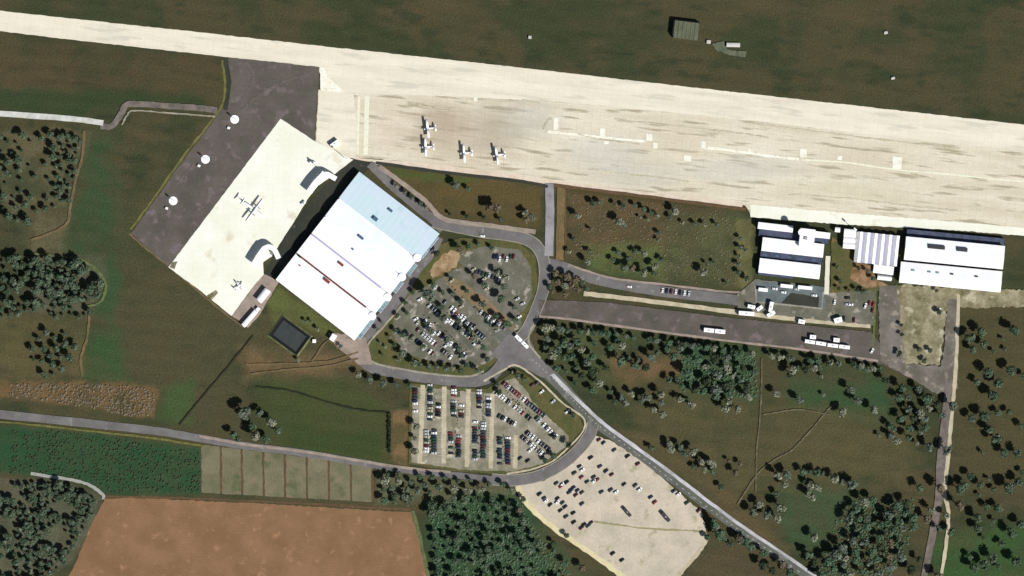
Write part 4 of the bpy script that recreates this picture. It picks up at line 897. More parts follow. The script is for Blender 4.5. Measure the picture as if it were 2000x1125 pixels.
# cars elsewhere
car(942, 461, rad(-8), 'white', ('cars near the buildings', 'alone on the loop road north of the inner car park'))
car(1229, 560, rad(-8), 'white', ('cars near the buildings', 'driving on the road toward the office block'))
for k, c_ in enumerate(('white', 'dark blue', 'maroon', 'white', 'black', 'white', 'silver')):
    car(1294 + k * 8.6, 567 + k * 1.0, rad(82), c_, ('cars parked along the road to the office block', 'in the short row along the road to the office block'))
for px, py, a, c_ in ((1630, 590, 80, 'white'), (1655, 594, 0, 'silver'), (1661, 595, 0, 'white'), (1690, 597, 70, 'white'), (1698, 592, 80, 'red'), (1706, 594, 80, 'red'), (1704, 606, 80, 'maroon'), (1655, 582, 0, 'black'), (1648, 622, 90, 'black'), (1668, 625, 90, 'maroon'), (1703, 685, 60, 'white'), (1834, 606, 50, 'white')):
    car(px, py, rad(a), c_, ('cars in the yard of the office block', 'in the yard right of the paved court'))
for px, py, c_ in ((1513, 564, 'white'), (1556, 565, 'silver'), (1530, 571, 'white'), (1590, 577, 'white')):
    car(px, py, rad(-8), c_, ('cars in the paved court', 'in the paved court below the office block'))
extra = sorted(cars, key=lambda c_: c_[0].scale[0])[:max(0, len(cars) - 300)]
if extra:
    bm = bmesh.new(); mats = [M['glass'], M['rubber']]
    for c_ in extra:
        for o in [c_[0]] + list(c_[0].children):
            mm = o.material_slots[0].material
            if mm not in mats: mats.append(mm)
            m_ = o.data.copy(); mw = c_[0].matrix_basis @ (o.matrix_basis if o.parent else Matrix()); m_.transform(mw)
            n0 = len(bm.faces); bm.from_mesh(m_); bpy.data.meshes.remove(m_); bm.faces.ensure_lookup_table()
            for f in bm.faces[n0:]: f.material_index = mats.index(mm)
    tag(meshobj('parked_cars', bm, mats), 'remaining small cars standing among the others in the car parks', 'cars', None, 'stuff')
    for c_ in extra:
        cars.remove(c_)
        for ch in list(c_[0].children): bpy.data.objects.remove(ch)
        bpy.data.objects.remove(c_[0])
# label the cars
cl = {}
for c_ in cars: cl.setdefault(c_[2][1], []).append(c_)
for wh, L in cl.items():
    vert = 'column' in wh; bycol = {}
    for c_ in L: bycol.setdefault(c_[1], []).append(c_)
    for colr, LL in bycol.items():
        LL.sort(key=lambda c_: c_[4] if vert else c_[3])
        for i, c_ in enumerate(LL):
            if len(LL) == 1: c_[0]['label'] = f'the only {colr} car {wh}'
            else: c_[0]['label'] = f'{ordw(i)} {colr} car from the ' + ('top' if vert else 'left') + f' {wh}'
# buses, lorries and vans
def bus(px, py, L, Wd, H, ang, label, cat='bus', name='coach', joint=False, m='white'):
    t = empty(name, W(px, py, gz(px, py)), ang); tag(t, label, cat)
    seg = [(-L / 2, -0.4), (0.4, L / 2)] if joint else [(-L / 2, L / 2)]
    for a, b in seg:
        bm = bmesh.new(); bx(bm, a, b, -Wd / 2, Wd / 2, .45, H * .93); bx(bm, a + .05, b - .05, -Wd / 2 + .05, Wd / 2 - .05, H * .93, H, tx=.15, ty=.25); meshobj('body', bm, M[m], t)
        n = max(2, int((b - a) / 1.6))
        for s in (-1, 1):
            for k in range(n):
                x = a + .5 + k * (b - a - .8) / n; boxpart('window', t, 'glass', x, x + (b - a) / n * .72, s * Wd / 2 - .03, s * Wd / 2 + .03, H * .5, H * .82)
        boxpart('roof_unit', t, 'grey', (a + b) / 2 - .9, (a + b) / 2 + .9, -.6, .6, H + .002, H + .22, tx=.1, ty=.1)
    boxpart('windscreen', t, 'glass', L / 2 - .04, L / 2 + .03, -Wd / 2 + .2, Wd / 2 - .2, H * .42, H * .85)
    if joint: boxpart('bellows', t, 'rubber', -.42, .42, -Wd / 2 + .12, Wd / 2 - .12, .6, H * .9)
    for x in ([-L * .38, -L * .1, L * .36] if joint else [-L * .3, L * .32]):
        for s in (-1, 1):
            bm = bmesh.new(); cyl(bm, (x, s * (Wd / 2 - .16) - .13, .5), .5, .5, .26, 12, 'y'); meshobj('wheel', bm, M['rubber'], t)
    return t
A6 = rad(-6)
bus(1395, 646, 21, 4.2, 4.2, A6, 'long white articulated bus alone in the middle of the dark coach park', joint=True)
bus(1592, 669, 21, 3.6, 4.2, rad(-9), 'left one of two long white articulated buses at the kerb, lower right', joint=True)
bus(1637, 676, 22, 3.6, 4.2, rad(-7), 'right one of two long white articulated buses at the kerb, lower right', joint=True)
bus(1587, 658, 6, 4.0, 3.4, A6, 'white delivery van directly above the left kerbside articulated bus', 'van', 'delivery_van')
bus(1633, 664, 6, 4.0, 3.4, A6, 'white delivery van directly above the right kerbside articulated bus', 'van', 'delivery_van')
bus(1457, 612, 15, 4.2, 4.2, rad(-4), 'white coach on the pale walkway at the left end of the coach group')
bus(1467, 599, 7.5, 3.6, 3.8, rad(-12), 'white minibus behind the walkway coach, left of its twin', 'minibus', 'minibus')
bus(1483, 602, 6.5, 3.6, 3.8, rad(35), 'white minibus turned slightly, right of its twin above the walkway coach', 'minibus', 'minibus')
bus(1505, 599, 10, 3.8, 4.4, rad(80), 'white coach parked upright against the paved court corner')
bus(1505, 613, 8.5, 3.6, 4.0, rad(28), 'white minibus slanting across the pale walkway beside the upright coach', 'minibus', 'minibus')
bus(1565, 628, 6.5, 4.2, 3.8, rad(-10), 'single white van on the middle of the pale walkway', 'van', 'delivery_van')
bus(1636, 625, 8, 5.0, 4.0, rad(15), 'white box lorry at the right part of the pale walkway', 'lorry', 'box_lorry')
bus(1019, 667, 17, 3.4, 3.6, math.atan2(-.72, .72), 'white articulated bus turning onto the airport road', joint=True)
bus(1225, 1000, 10, 3.2, 3.2, rad(-50), 'black lorry in the open middle of the gravel car park', 'lorry', 'box_lorry', m='dark')
bus(1300, 1009, 11, 3.6, 3.4, rad(-50), 'black lorry toward the right side of the gravel car park', 'lorry', 'box_lorry', m='dark')
bus(611, 318, 6, 3.0, 3.2, rad(-20), 'white van on the white apron above the boarding bridge', 'van', 'apron_van')
bus(654, 281, 9, 4.2, 4.2, rad(35), 'white fuel lorry on pale concrete above the tall floodlight mast', 'lorry', 'box_lorry')
bus(593, 397, 4.6, 2.4, 2.4, rad(40), 'small white van on the service road edge below the bridges', 'van', 'apron_van')
# shelters in the court
for i, (px, py, L, lab) in enumerate(((1536, 559, 12, 'left white flat shelter roof over the paved court'), (1572, 562, 14, 'right white flat shelter roof over the paved court'), (1490, 566, 9, 'small white shelter at the left corner of the paved court'))):
    t = empty('bus_shelter', W(px, py, gz(px, py)), A6); tag(t, lab, 'shelter', 'white shelters in the court')
    boxpart('roof', t, 'white', -L / 2, L / 2, -1.7, 1.7, 2.7, 2.95)
    for x in (-L / 2 + .5, 0, L / 2 - .5): boxpart('post', t, 'steel', x - .08, x + .08, 1.3, 1.46, 0, 2.7)

# ------------------------------------------------------------------ trees
def crown_mesh(seed, nlobes, nleaf, flat=1.0, core=0.72, leaf=0.17):
    r = random.Random(seed); V = []; F = []
    lobes = [(Vector((0, 0, 0)), .8)]
    for k in range(nlobes):
        a = r.uniform(0, 6.28); e = r.uniform(-.35, .75); d = r.uniform(.35, .6)
        lobes.append((Vector((math.cos(a) * math.cos(e), math.sin(a) * math.cos(e), math.sin(e) * flat)) * d, r.uniform(.3, .5)))
    bm = bmesh.new()
    for c, s in lobes:
        g_ = bmesh.ops.create_icosphere(bm, subdivisions=1, radius=s * core)
        for v in g_['verts']: v.co = v.co * r.uniform(.75, 1.15); v.co.z *= flat; v.co += c
    for k in range(nleaf):
        c, s = r.choice(lobes); u = r.uniform(-1, 1); a = r.uniform(0, 6.28); q = math.sqrt(1 - u * u)
        p = Vector((q * math.cos(a), q * math.sin(a), u * flat)) * s * r.uniform(.8, 1.18) + c
        if p.z < -.8: continue
        n = (Vector((q * math.cos(a), q * math.sin(a), u)) + Vector((r.uniform(-.5, .5), r.uniform(-.5, .5), r.uniform(-.3, .5)))).normalized()
        t = n.orthogonal().normalized(); b = n.cross(t); sz = leaf * r.uniform(.6, 1.3); an = r.uniform(0, 3.14)
        t2 = t * math.cos(an) + b * math.sin(an); b2 = n.cross(t2)
        bm.faces.new([bm.verts.new(p + t2 * sz * i + b2 * sz * j * .7) for i, j in ((-1, -.6), (.2, -1), (1, .4), (-.3, 1))])
    me = bpy.data.meshes.new('crown'); bm.to_mesh(me); bm.free(); me.materials.append(FOL['pale']); return me
CROWNS = [crown_mesh(s, 7, 300, .85) for s in (1, 2, 3, 4)] + [crown_mesh(s, 10, 380, .7) for s in (5, 6)]
bm = bmesh.new(); cyl(bm, (0, 0, 0), .07, .045, .75, 7)
for k in range(5):
    a = k * 1.256; p0 = Vector((0, 0, .5 + .05 * k)); p1 = p0 + Vector((math.cos(a) * .3, math.sin(a) * .3, .35))
    d = (p1 - p0); t = d.orthogonal().normalized() ; b = d.normalized().cross(t)
    A = [bm.verts.new(p0 + t * .028 * math.cos(q) + b * .028 * math.sin(q)) for q in (0, 1.57, 3.14, 4.71)]; B = [bm.verts.new(p1 + t * .01 * math.cos(q) + b * .01 * math.sin(q)) for q in (0, 1.57, 3.14, 4.71)]
    for i in range(4): bm.faces.new((A[i], A[(i + 1) % 4], B[(i + 1) % 4], B[i]))
TRUNK = bpy.data.meshes.new('trunk'); bm.to_mesh(TRUNK); bm.free(); TRUNK.materials.append(M['bark'])
trees = []
def tree(px, py, r, cluster, tone=None, hk=1.0, shadow=True):
    """px,py is the dark blob in the picture; the tree itself stands to the lower right of it"""
    rm = r * 0.5 * R.uniform(.92, 1.08)
    rm *= 1.08; hc = rm * 1.85 * hk
    if shadow: off = hc * 2 * .60; px += off * .755; py += off * .656
    if tone is None: tone = R.choice(cluster[2])
    z = gz(px, py)
    small = rm < 2.72
    t = empty('shrub' if small else 'tree', W(px, py, z), R.uniform(0, 6.28))
    k = link('trunk', TRUNK, t, (0, 0, 0), 0, (rm * 1.5, rm * 1.5, hc * 1.05))
    c = link('crown', R.choice(CROWNS), t, (0, 0, hc), R.uniform(0, 6.28), (rm * R.uniform(.85, 1.25), rm * R.uniform(.8, 1.1), rm * R.uniform(.85, 1.15)))
    c.material_slots[0].link = 'OBJECT'; c.material_slots[0].material = FOL[tone]
    tag(t, 'x', 'shrub' if small else 'tree', cluster[0]); trees.append((t, tone, cluster, px, py, rm)); return t
def group(pts, grp, where, tones, **k):
    for p in pts: tree(p[0], p[1], p[2], (grp, where, tones), **k)
SP = ['pale', 'pale', 'greyish']; GV = ['green', 'greyish', 'green', 'pale', 'dark']; RB = ['brownish', 'pale', 'greyish']
group([(1509, 763, 7), (1552, 775, 8), (1654, 754, 9), (1665, 777, 9), (1698, 793, 9), (1637, 798, 8), (1601, 732, 3.5), (1604, 768, 4)], 'scattered single trees in the park', 'standing singly in the open park', SP)
group([(1536, 714, 10), (1536, 724, 8), (1552, 714, 6), (1565, 717, 7), (1582, 713, 7), (1595, 712, 7), (1612, 707, 7), (1632, 706, 6), (1686, 717, 7), (1672, 716, 5), (1712, 716, 6), (1720, 736, 8)], 'trees below the right end of the coach park', 'in the belt below the right end of the coach park', GV)
group([(1752, 750, 9), (1748, 772, 8), (1765, 770, 7), (1785, 753, 8), (1801, 770, 9), (1820, 783, 8), (1849, 784, 11), (1765, 792, 8), (1787, 800, 9), (1805, 790, 8), (1775, 811, 8), (1751, 811, 9)], 'trees of the grove by the east street', 'in the upper half of the grove by the east street', GV)
group([(1730, 825, 7), (1738, 833, 7), (1733, 845, 7), (1744, 854, 8), (1712, 847, 4), (1767, 830, 9), (1766, 847, 8), (1797, 827, 9), (1805, 865, 9), (1839, 871, 9), (1785, 862, 5), (1790, 838, 7), (1830, 805, 8), (1797, 810, 8)], 'trees of the grove by the east street', 'in the lower half of the grove by the east street', GV)
group([(1510, 921, 9), (1529, 920, 9), (1525, 940, 7), (1510, 959, 6)], 'trees at the path junction', 'in the small clump by the park path junction', SP)
group([(1561, 916, 7), (1577, 917, 6), (1587, 917, 7), (1601, 920, 6), (1621, 927, 9), (1637, 936, 7), (1652, 938, 9), (1660, 940, 7)], 'trees in a long row across the park', 'in the long row across the southern park', ['greyish', 'green', 'pale'])
group([(1566, 937, 6), (1574, 941, 8), (1589, 946, 8), (1570, 957, 7), (1578, 964, 8)], 'trees in a double clump', 'in the double clump below the long row', ['pale', 'pale', 'greyish'])
group([(1475, 979, 8), (1462, 992, 9), (1514, 982, 10), (1487, 997, 10), (1509, 1004, 9)], 'trees in the five-tree clump', 'in the five-tree clump beside the airport road', SP)
group([(1679, 971, 10), (1662, 985, 9), (1695, 970, 8), (1646, 1005, 10), (1652, 995, 9), (1687, 1005, 8), (1685, 1020, 9), (1667, 1029, 6), (1670, 1005, 7), (1672, 1040, 8)], 'trees of the southern wood', 'in the upper left lobe of the southern wood', GV)
group([(1725, 997, 10), (1745, 980, 10), (1762, 976, 9), (1735, 985, 8), (1710, 1017, 9), (1732, 1030, 9), (1710, 1042, 8), (1745, 1010, 9), (1760, 995, 8), (1775, 1002, 8), (1777, 1020, 8), (1755, 1025, 8), (1725, 1015, 8)], 'trees of the southern wood', 'in the middle lobe of the southern wood', GV)
group([(1787, 946, 9), (1825, 945, 10), (1862, 946, 11), (1860, 977, 12), (1800, 1005, 10), (1825, 1025, 8), (1847, 1031, 8), (1810, 990, 8), (1840, 1000, 8)], 'trees around the end of the east street', 'around the lower end of the east street', ['green', 'pale', 'brownish'])
group([(1570, 1075, 9), (1580, 1090, 9), (1605, 1087, 10), (1622, 1075, 10), (1635, 1060, 10), (1655, 1047, 10), (1677, 1050, 9), (1695, 1070, 9), (1662, 1070, 9), (1640, 1080, 9), (1662, 1085, 9), (1687, 1090, 9), (1640, 1095, 8), (1595, 1117, 9), (1620, 1105, 9), (1650, 1117, 9), (1675, 1110, 9), (1581, 1041, 9)], 'trees of the southern wood', 'in the lower left lobe of the southern wood', GV)
group([(1710, 1060, 9), (1730, 1052, 9), (1750, 1057, 8), (1727, 1077, 9), (1750, 1080, 9), (1787, 1087, 7), (1822, 1117, 9), (1705, 1085, 8), (1730, 1100, 9), (1770, 1105, 9), (1705, 1110, 9)], 'trees of the southern wood', 'in the lower right lobe of the southern wood', ['brownish', 'green', 'greyish', 'dark'])
group([(1446, 1049, 10), (1457, 1060, 9), (1482, 1072, 8), (1480, 1095, 9), (1500, 1107, 9), (1520, 1095, 9), (1535, 1110, 9), (1385, 1012, 11), (1397, 1035, 11), (1390, 1025, 9), (1375, 1044, 6), (1420, 1057, 6), (1435, 1045, 9), (1408, 1045, 7)], 'trees along the lower airport road', 'lining the lower end of the airport road', ['dark', 'green', 'pale', 'brownish'])
group([(1402, 946, 6), (1266, 870, 6), (1419, 896, 4.5), (1440, 901, 5), (1429, 917, 7)], 'small trees near the airport road', 'scattered right of the airport road', RB)
group([(1301, 862, 7), (1303, 873, 8), (1322, 867, 8), (1345, 875, 9), (1332, 882, 6), (1362, 895, 7), (1377, 895, 8), (1385, 902, 7), (1350, 907, 6), (1369, 911, 8), (1386, 915, 7), (1326, 876, 6)], 'trees of the elongated clump', 'in the elongated clump right of the gravel car park', SP)
group([(1187, 761, 6), (1195, 779, 6), (1206, 768, 7), (1215, 781, 7), (1227, 764, 7), (1250, 771, 8), (1260, 770, 8), (1246, 780, 5), (1282, 762, 9), (1284, 781, 8), (1269, 794, 8), (1285, 802, 9), (1321, 774, 7), (1342, 783, 9), (1332, 777, 6), (1210, 775, 6)], 'trees in the loose line', 'in the loose line above the open meadow', SP)
group([(1407, 789, 9), (1432, 792, 8), (1452, 767, 9), (1415, 778, 7)], 'trees below the dense grove', 'just below the dense grove in the park centre', SP)
group([(1151, 756, 7), (1162, 742, 8), (1147, 719, 10), (1129, 727, 7), (1137, 700, 9), (1117, 742, 6), (1101, 721, 5), (1080, 712, 8), (1071, 687, 9), (1107, 690, 9), (1094, 692, 8), (1177, 714, 7), (1120, 712, 6), (1150, 690, 7)], 'trees by the forecourt', 'in the park just right of the forecourt', GV)
group([(1202, 697, 12), (1205, 668, 9), (1184, 672, 8), (1232, 707, 9), (1241, 697, 6), (1254, 711, 8), (1224, 695, 5), (1264, 691, 9), (1277, 683, 8), (1295, 677, 8), (1307, 689, 8), (1320, 674, 8)], 'trees of the northern park', 'in the northern park between forecourt and dense grove', GV)
group([(1350, 695, 12), (1332, 722, 11), (1300, 736, 7), (1317, 735, 7), (1325, 749, 7), (1346, 757, 8), (1385, 692, 11), (1387, 722, 12), (1370, 710, 9), (1370, 737, 10), (1365, 757, 8)], 'trees of the dense grove', 'in the left half of the dense grove', GV)
group([(1410, 692, 9), (1410, 712, 10), (1410, 742, 11), (1389, 752, 11), (1390, 767, 9), (1415, 762, 10), (1442, 710, 9), (1450, 747, 10), (1437, 730, 9), (1467, 722, 7), (1430, 690, 8), (1425, 727, 8)], 'trees of the dense grove', 'in the right half of the dense grove', GV)
group([(1058, 632, 8), (1072, 634, 7), (1087, 637, 8), (1103, 640, 7), (1125, 642, 8), (1140, 642, 7), (1155, 645, 7), (1170, 645, 7), (1182, 646, 7), (1198, 649, 6), (1215, 651, 7), (1232, 655, 6), (1262, 658, 7), (1275, 660, 7), (1300, 664, 8)], 'trees lining the coach park', 'in the left half of the row lining the coach park', ['green', 'pale', 'greyish'])
group([(1317, 666, 7), (1332, 668, 7), (1345, 669, 7), (1357, 671, 7), (1372, 674, 7), (1387, 675, 7), (1405, 678, 7), (1425, 681, 7), (1440, 683, 7), (1462, 685, 7), (1500, 690, 7), (1517, 692, 7), (1537, 695, 7), (1575, 698, 7), (1590, 698, 7), (1615, 702, 7), (1630, 703, 7), (1660, 707, 7), (1675, 709, 7), (1697, 714, 7)], 'trees lining the coach park', 'in the right half of the row lining the coach park', ['green', 'pale', 'greyish'])
group([(1062, 655, 8), (1090, 662, 11), (1120, 660, 9), (1080, 675, 10), (1200, 660, 7), (1155, 665, 6), (1185, 673, 7), (1128, 675, 8), (1105, 668, 8), (1060, 672, 6)], 'trees of the forecourt corner', 'in the grove corner between forecourt and coach park', GV)
group([(1122, 415, 7), (1152, 392, 7), (1166, 392, 6), (1197, 396, 5), (1213, 399, 5), (1235, 397, 5), (1252, 404, 6), (1266, 412, 6), (1310, 407, 8), (1305, 420, 5), (1280, 418, 5), (1262, 427, 4), (1247, 422, 4)], 'bushes along the top of the scrub plot', 'along the top of the brown scrub plot', ['brownish', 'pale', 'green'])
group([(1202, 427, 9), (1214, 435, 6), (1352, 434, 5), (1372, 435, 5), (1395, 435, 5), (1282, 452, 5), (1116, 464, 5), (1107, 487, 5), (1146, 487, 5), (1281, 465, 4), (1150, 445, 4), (1330, 432, 4)], 'bushes in the middle of the scrub plot', 'in the middle of the brown scrub plot', ['brownish', 'pale', 'greyish'])
group([(1252, 490, 7), (1202, 489, 5), (1235, 487, 6), (1140, 506, 7), (1192, 504, 6), (1212, 517, 9), (1227, 517, 9), (1250, 527, 8), (1271, 515, 8), (1285, 502, 6), (1272, 530, 6), (1222, 502, 6)], 'bushes at the lower side of the scrub plot', 'at the lower side of the scrub plot', ['greyish', 'brownish', 'pale'])
group([(1365, 525, 9), (1376, 511, 5), (1390, 509, 4), (1442, 462, 5), (1441, 480, 5), (1439, 497, 5), (1438, 513, 5), (1437, 528, 5), (1452, 540, 7), (1452, 485, 4), (1415, 550, 4)], 'bushes left of the office block', 'in the green plot left of the office block', ['pale', 'greyish', 'green'])
group([(1078, 528, 7), (1100, 535, 8), (1098, 552, 8), (1082, 545, 7), (1118, 540, 7), (1130, 548, 7), (1120, 560, 7), (1098, 568, 7), (1068, 555, 6), (1140, 560, 6), (1110, 550, 7), (1075, 565, 5)], 'trees on the triangular island', 'on the triangular island between two roads', ['brownish', 'pale', 'brownish'])
group([(884, 357, 8), (877, 357, 5), (909, 366, 5.5), (957, 397, 11), (948, 400, 8), (1020, 410, 7), (1033, 418, 7), (1022, 425, 7)], 'larger trees in the small park', 'in the small park beside the old apron', ['pale', 'greyish', 'brownish'])
group([(875, 415, 4), (908, 419, 4.5), (941, 421, 4.5), (972, 425, 5)], 'round shrubs in a row', 'in the row of four round shrubs in the small park', ['dark'])
group([(770, 360, 5), (787, 372, 5), (799, 382, 5), (817, 393, 5.5), (829, 402, 5)], 'small trees along the side road', 'in the row along the terminal side road', ['pale', 'pale', 'greyish'])
IN = ['greyish', 'pale', 'pale', 'green']
group([(847, 490, 7), (892, 480, 8), (910, 477, 6), (842, 552, 5.5), (860, 567, 5.5), (877, 540, 5), (880, 570, 5), (907, 565, 5), (920, 534, 7), (940, 552, 6), (980, 535, 8), (980, 555, 7), (965, 528, 7), (930, 474, 5), (955, 479, 5)], 'trees in the inner car park', 'in the upper part of the inner car park', ['greyish', 'brownish', 'pale', 'dark'])
group([(826, 567, 13), (802, 566, 5), (787, 587, 5.5), (772, 612, 5.5), (790, 607, 5), (860, 617, 7), (857, 595, 6), (895, 585, 6), (935, 587, 8), (972, 577, 8), (962, 612, 7), (982, 625, 10), (1000, 620, 7), (1000, 597, 6), (952, 629, 5), (967, 637, 5), (890, 622, 6), (827, 627, 5)], 'trees in the inner car park', 'in the middle of the inner car park', IN)
group([(767, 641, 5.5), (780, 650, 6), (797, 655, 7), (744, 627, 4.5), (734, 640, 4.5), (766, 669, 5.5), (740, 667, 3.5), (745, 690, 3.5), (775, 700, 4.5), (895, 640, 7), (912, 640, 6), (920, 655, 8), (867, 657, 6), (835, 640, 7), (820, 672, 6), (758, 655, 4), (750, 675, 3.5)], 'trees in the inner car park', 'in the lower left of the inner car park', IN)
group([(780, 685, 7), (802, 703, 7), (832, 711, 6), (865, 714, 6.5), (895, 719, 6.5), (906, 709, 6), (927, 719, 7), (937, 672, 8), (892, 677, 6), (895, 690, 6), (947, 697, 6), (848, 713, 5), (815, 706, 5), (880, 716, 5)], 'trees along the bottom of the inner car park', 'along the bottom of the inner car park', ['pale', 'greyish', 'green'])
group([(694, 725, 7), (717, 736, 7), (742, 742, 7.5), (767, 745, 7), (797, 747, 6)], 'round trees in a roadside row', 'in the five-tree row below the loop road', ['pale', 'greyish'])
group([(997, 724, 4), (1006, 729, 6), (1019, 736, 6), (965, 745, 5.5), (970, 761, 6), (807, 826, 7.5), (806, 852, 5), (804, 875, 7), (1115, 805, 6), (1078, 850, 5), (1104, 862, 7), (1075, 885, 6), (1060, 895, 6)], 'small trees around the outer car park', 'around the edge of the outer car park', ['dark', 'greyish', 'pale'])
group([(467, 795, 12), (450, 842, 9), (473, 808, 8), (490, 842, 12), (487, 825, 9), (522, 815, 11), (537, 835, 8), (502, 800, 7), (515, 852, 8), (460, 852, 6)], 'trees in the lone clump', 'in the lone clump on the lane\'s upper side', ['pale', 'greyish', 'green'])
group([(745, 930, 8), (772, 932, 8), (797, 937, 7), (825, 941, 7), (851, 945, 7), (880, 946, 8), (907, 950, 9), (932, 949, 8), (814, 925, 6), (840, 927, 6), (865, 929, 6), (950, 940, 6), (976, 941, 6), (994, 952, 7), (752, 922, 6), (775, 921, 5), (890, 935, 5), (915, 934, 5)], 'orchard trees below the lane', 'in the orchard rows below the lane', ['pale', 'pale', 'greyish'])
group([(745, 970, 7), (765, 963, 7), (784, 965, 7), (760, 947, 7), (790, 950, 7), (810, 952, 7), (835, 958, 6), (880, 965, 7), (905, 967, 7), (930, 968, 7), (955, 969, 6), (745, 952, 6), (800, 968, 6), (765, 975, 6), (790, 978, 6)], 'orchard trees below the lane', 'in the shaded rows under the orchard', ['green', 'greyish', 'dark'])
group([(1017, 969, 6), (1007, 988, 9), (985, 975, 7), (1101, 1040, 6), (1045, 1057, 5), (1076, 1055, 5), (1097, 1095, 7), (1130, 1102, 8), (1077, 1070, 6)], 'trees by the gravel car park', 'left of the gravel car park', ['dark', 'green', 'brownish'])
group([(594, 624, 4), (605, 625, 4), (617, 640, 5), (662, 673, 4), (580, 700, 4)], 'shrubs by the dark pond', 'between the dark pond and the terminal', ['pale', 'greyish', 'dark'])
WOODS = {}
def scatter(P, sp, grp, where, tones, rlo, rhi, seed, cap=400, avoid=()):
    rr = random.Random(seed); pts = []; x0 = min(p[0] for p in P); x1 = max(p[0] for p in P); y0 = min(p[1] for p in P); y1 = max(p[1] for p in P)
    for _ in range(cap * 30):
        x, y = rr.uniform(x0, x1), rr.uniform(y0, y1)
        if not pip(x, y, P) or any((x - a) ** 2 + (y - b) ** 2 < (sp * .78) ** 2 for a, b in pts) or any(pip(x, y, q) for q in avoid): continue
        if math.sin(x * .071 + seed) + math.sin(y * .083 + seed * 2) + .6 * math.sin((x + y) * .13) < -.75: continue
        pts.append((x, y))
        if len(pts) >= cap: break
    WOODS.setdefault(grp, [where, []])[1].extend((x, y, rr.uniform(rlo * .6, rhi * 1.25) * .5) for x, y in pts)
wd = ['green', 'dark', 'green', 'greyish', 'green']
scatter([(835, 985), (935, 980), (930, 1050), (845, 1050)], 21, 'trees of the wood right of the brown field', 'in the upper left quarter of the wood by the brown field', wd, 6, 9, 1)
scatter([(935, 978), (1005, 985), (1040, 1045), (930, 1050)], 21, 'trees of the wood right of the brown field', 'in the upper right quarter of the wood by the brown field', wd, 6, 9, 2)
scatter([(848, 1052), (940, 1052), (940, 1135), (858, 1135)], 21, 'trees of the wood right of the brown field', 'in the lower left quarter of the wood by the brown field', wd, 6, 9, 3)
scatter([(942, 1052), (1045, 1055), (1110, 1135), (942, 1135)], 18, 'trees of the wood right of the brown field', 'in the lower right quarter of the wood by the brown field', ['green', 'greyish', 'pale', 'dark'], 5, 8, 4)
scatter([(100, 510), (160, 512), (198, 545), (196, 580), (160, 592), (100, 590)], 13, 'trees of the round grove', 'in the round grove at the left', ['brownish', 'greyish', 'pale', 'dark'], 6, 9, 5)
scatter([(100, 600), (175, 596), (185, 606), (160, 620), (100, 620)], 15, 'trees under the round grove', 'in the strip under the round grove', ['pale', 'greyish'], 5, 7, 6)
scatter([(0, 500), (98, 505), (98, 600), (0, 620)], 17, 'trees left of the round grove', 'left of the round grove, at the left edge', ['brownish', 'greyish', 'dark'], 6, 9, 7)
scatter([(60, 945), (127, 945), (190, 975), (180, 1010), (100, 1010), (60, 1010)], 12, 'trees of the corner wood', 'in the upper part of the wood left of the brown field', ['greyish', 'pale', 'dark', 'brownish'], 5, 7, 8)
scatter([(60, 1012), (178, 1012), (140, 1075), (110, 1135), (60, 1135)], 13, 'trees of the corner wood', 'in the lower part of the wood left of the brown field', ['greyish', 'pale', 'dark', 'brownish'], 5, 7, 9)
scatter([(-10, 940), (58, 945), (58, 1135), (-10, 1135)], 16, 'trees of the corner wood', 'in the bottom left corner of the picture', ['greyish', 'pale', 'dark'], 6, 8, 10)
scatter([(120, 265), (162, 265), (150, 330), (135, 400), (115, 400)], 14, 'bushes on the upper left slope', 'on the slope left of the green meadow', ['pale', 'greyish', 'dark'], 4.5, 6.5, 11)
scatter([(0, 260), (118, 262), (112, 400), (60, 440), (0, 420)], 22, 'bushes on the upper left slope', 'at the left edge beneath the concrete path', ['pale', 'greyish', 'dark'], 5, 8, 12)
scatter([(60, 640), (152, 650), (148, 735), (60, 730)], 22, 'trees below the round grove', 'between the round grove and the rubble field', ['pale', 'dark', 'greyish'], 6, 8, 13)
scatter([(1885, 620), (2000, 620), (2000, 900), (1885, 900)], 26, 'trees at the right edge', 'at the right edge beyond the sandy track', ['green', 'greyish', 'pale'], 7, 10, 14, 24)
scatter([(1880, 930), (2000, 920), (2000, 1110), (1890, 1120)], 24, 'trees at the lower right edge', 'in the lower right corner beyond the east street', wd, 7, 10, 15, 24)
group([(1752, 685, 5), (1790, 678, 5), (1811, 680, 5), (1756, 632, 4), (1757, 650, 4), (1828, 605, 6), (1800, 700, 6), (1750, 690, 4), (1825, 565, 4)], 'shrubs in the bare yard', 'in the bare yard below the hangar', ['dark', 'brownish', 'pale'])
group([(1655, 565, 4), (1668, 563, 5), (1680, 565, 6), (1632, 520, 4), (1635, 545, 5), (1634, 560, 4), (1690, 525, 5), (1700, 540, 5), (1672, 520, 4)], 'shrubs in the weedy court', 'in the weedy court right of the office block', ['dark', 'green', 'brownish'])
# hedge
H = empty('hedge', W(761, 845, 0)); tag(H, 'straight dark hedge between the green field and the outer car park', 'hedge')
cn = link('foliage', CROWNS[0], H, (0, 0, 1.6), rad(2), (1.6, 20, 2.4)); bpy.context.view_layer.update()
bm = bmesh.new(); rr = random.Random(5)
for k in range(900):
    y = rr.uniform(-19.5, 19.5); x = rr.uniform(-1.3, 1.3); z = rr.uniform(.2, 3.2); s = rr.uniform(.3, .6)
    n = Vector((rr.uniform(-1, 1), rr.uniform(-1, 1), rr.uniform(-.2, 1))).normalized(); t = n.orthogonal().normalized(); b = n.cross(t); p = Vector((x, y, z))
    bm.faces.new([bm.verts.new(p + t * s * i + b * s * j) for i, j in ((-1, -.6), (.2, -1), (1, .4), (-.3, 1))])
bpy.data.objects.remove(cn); fo = meshobj('foliage', bm, FOL['dark'], H)
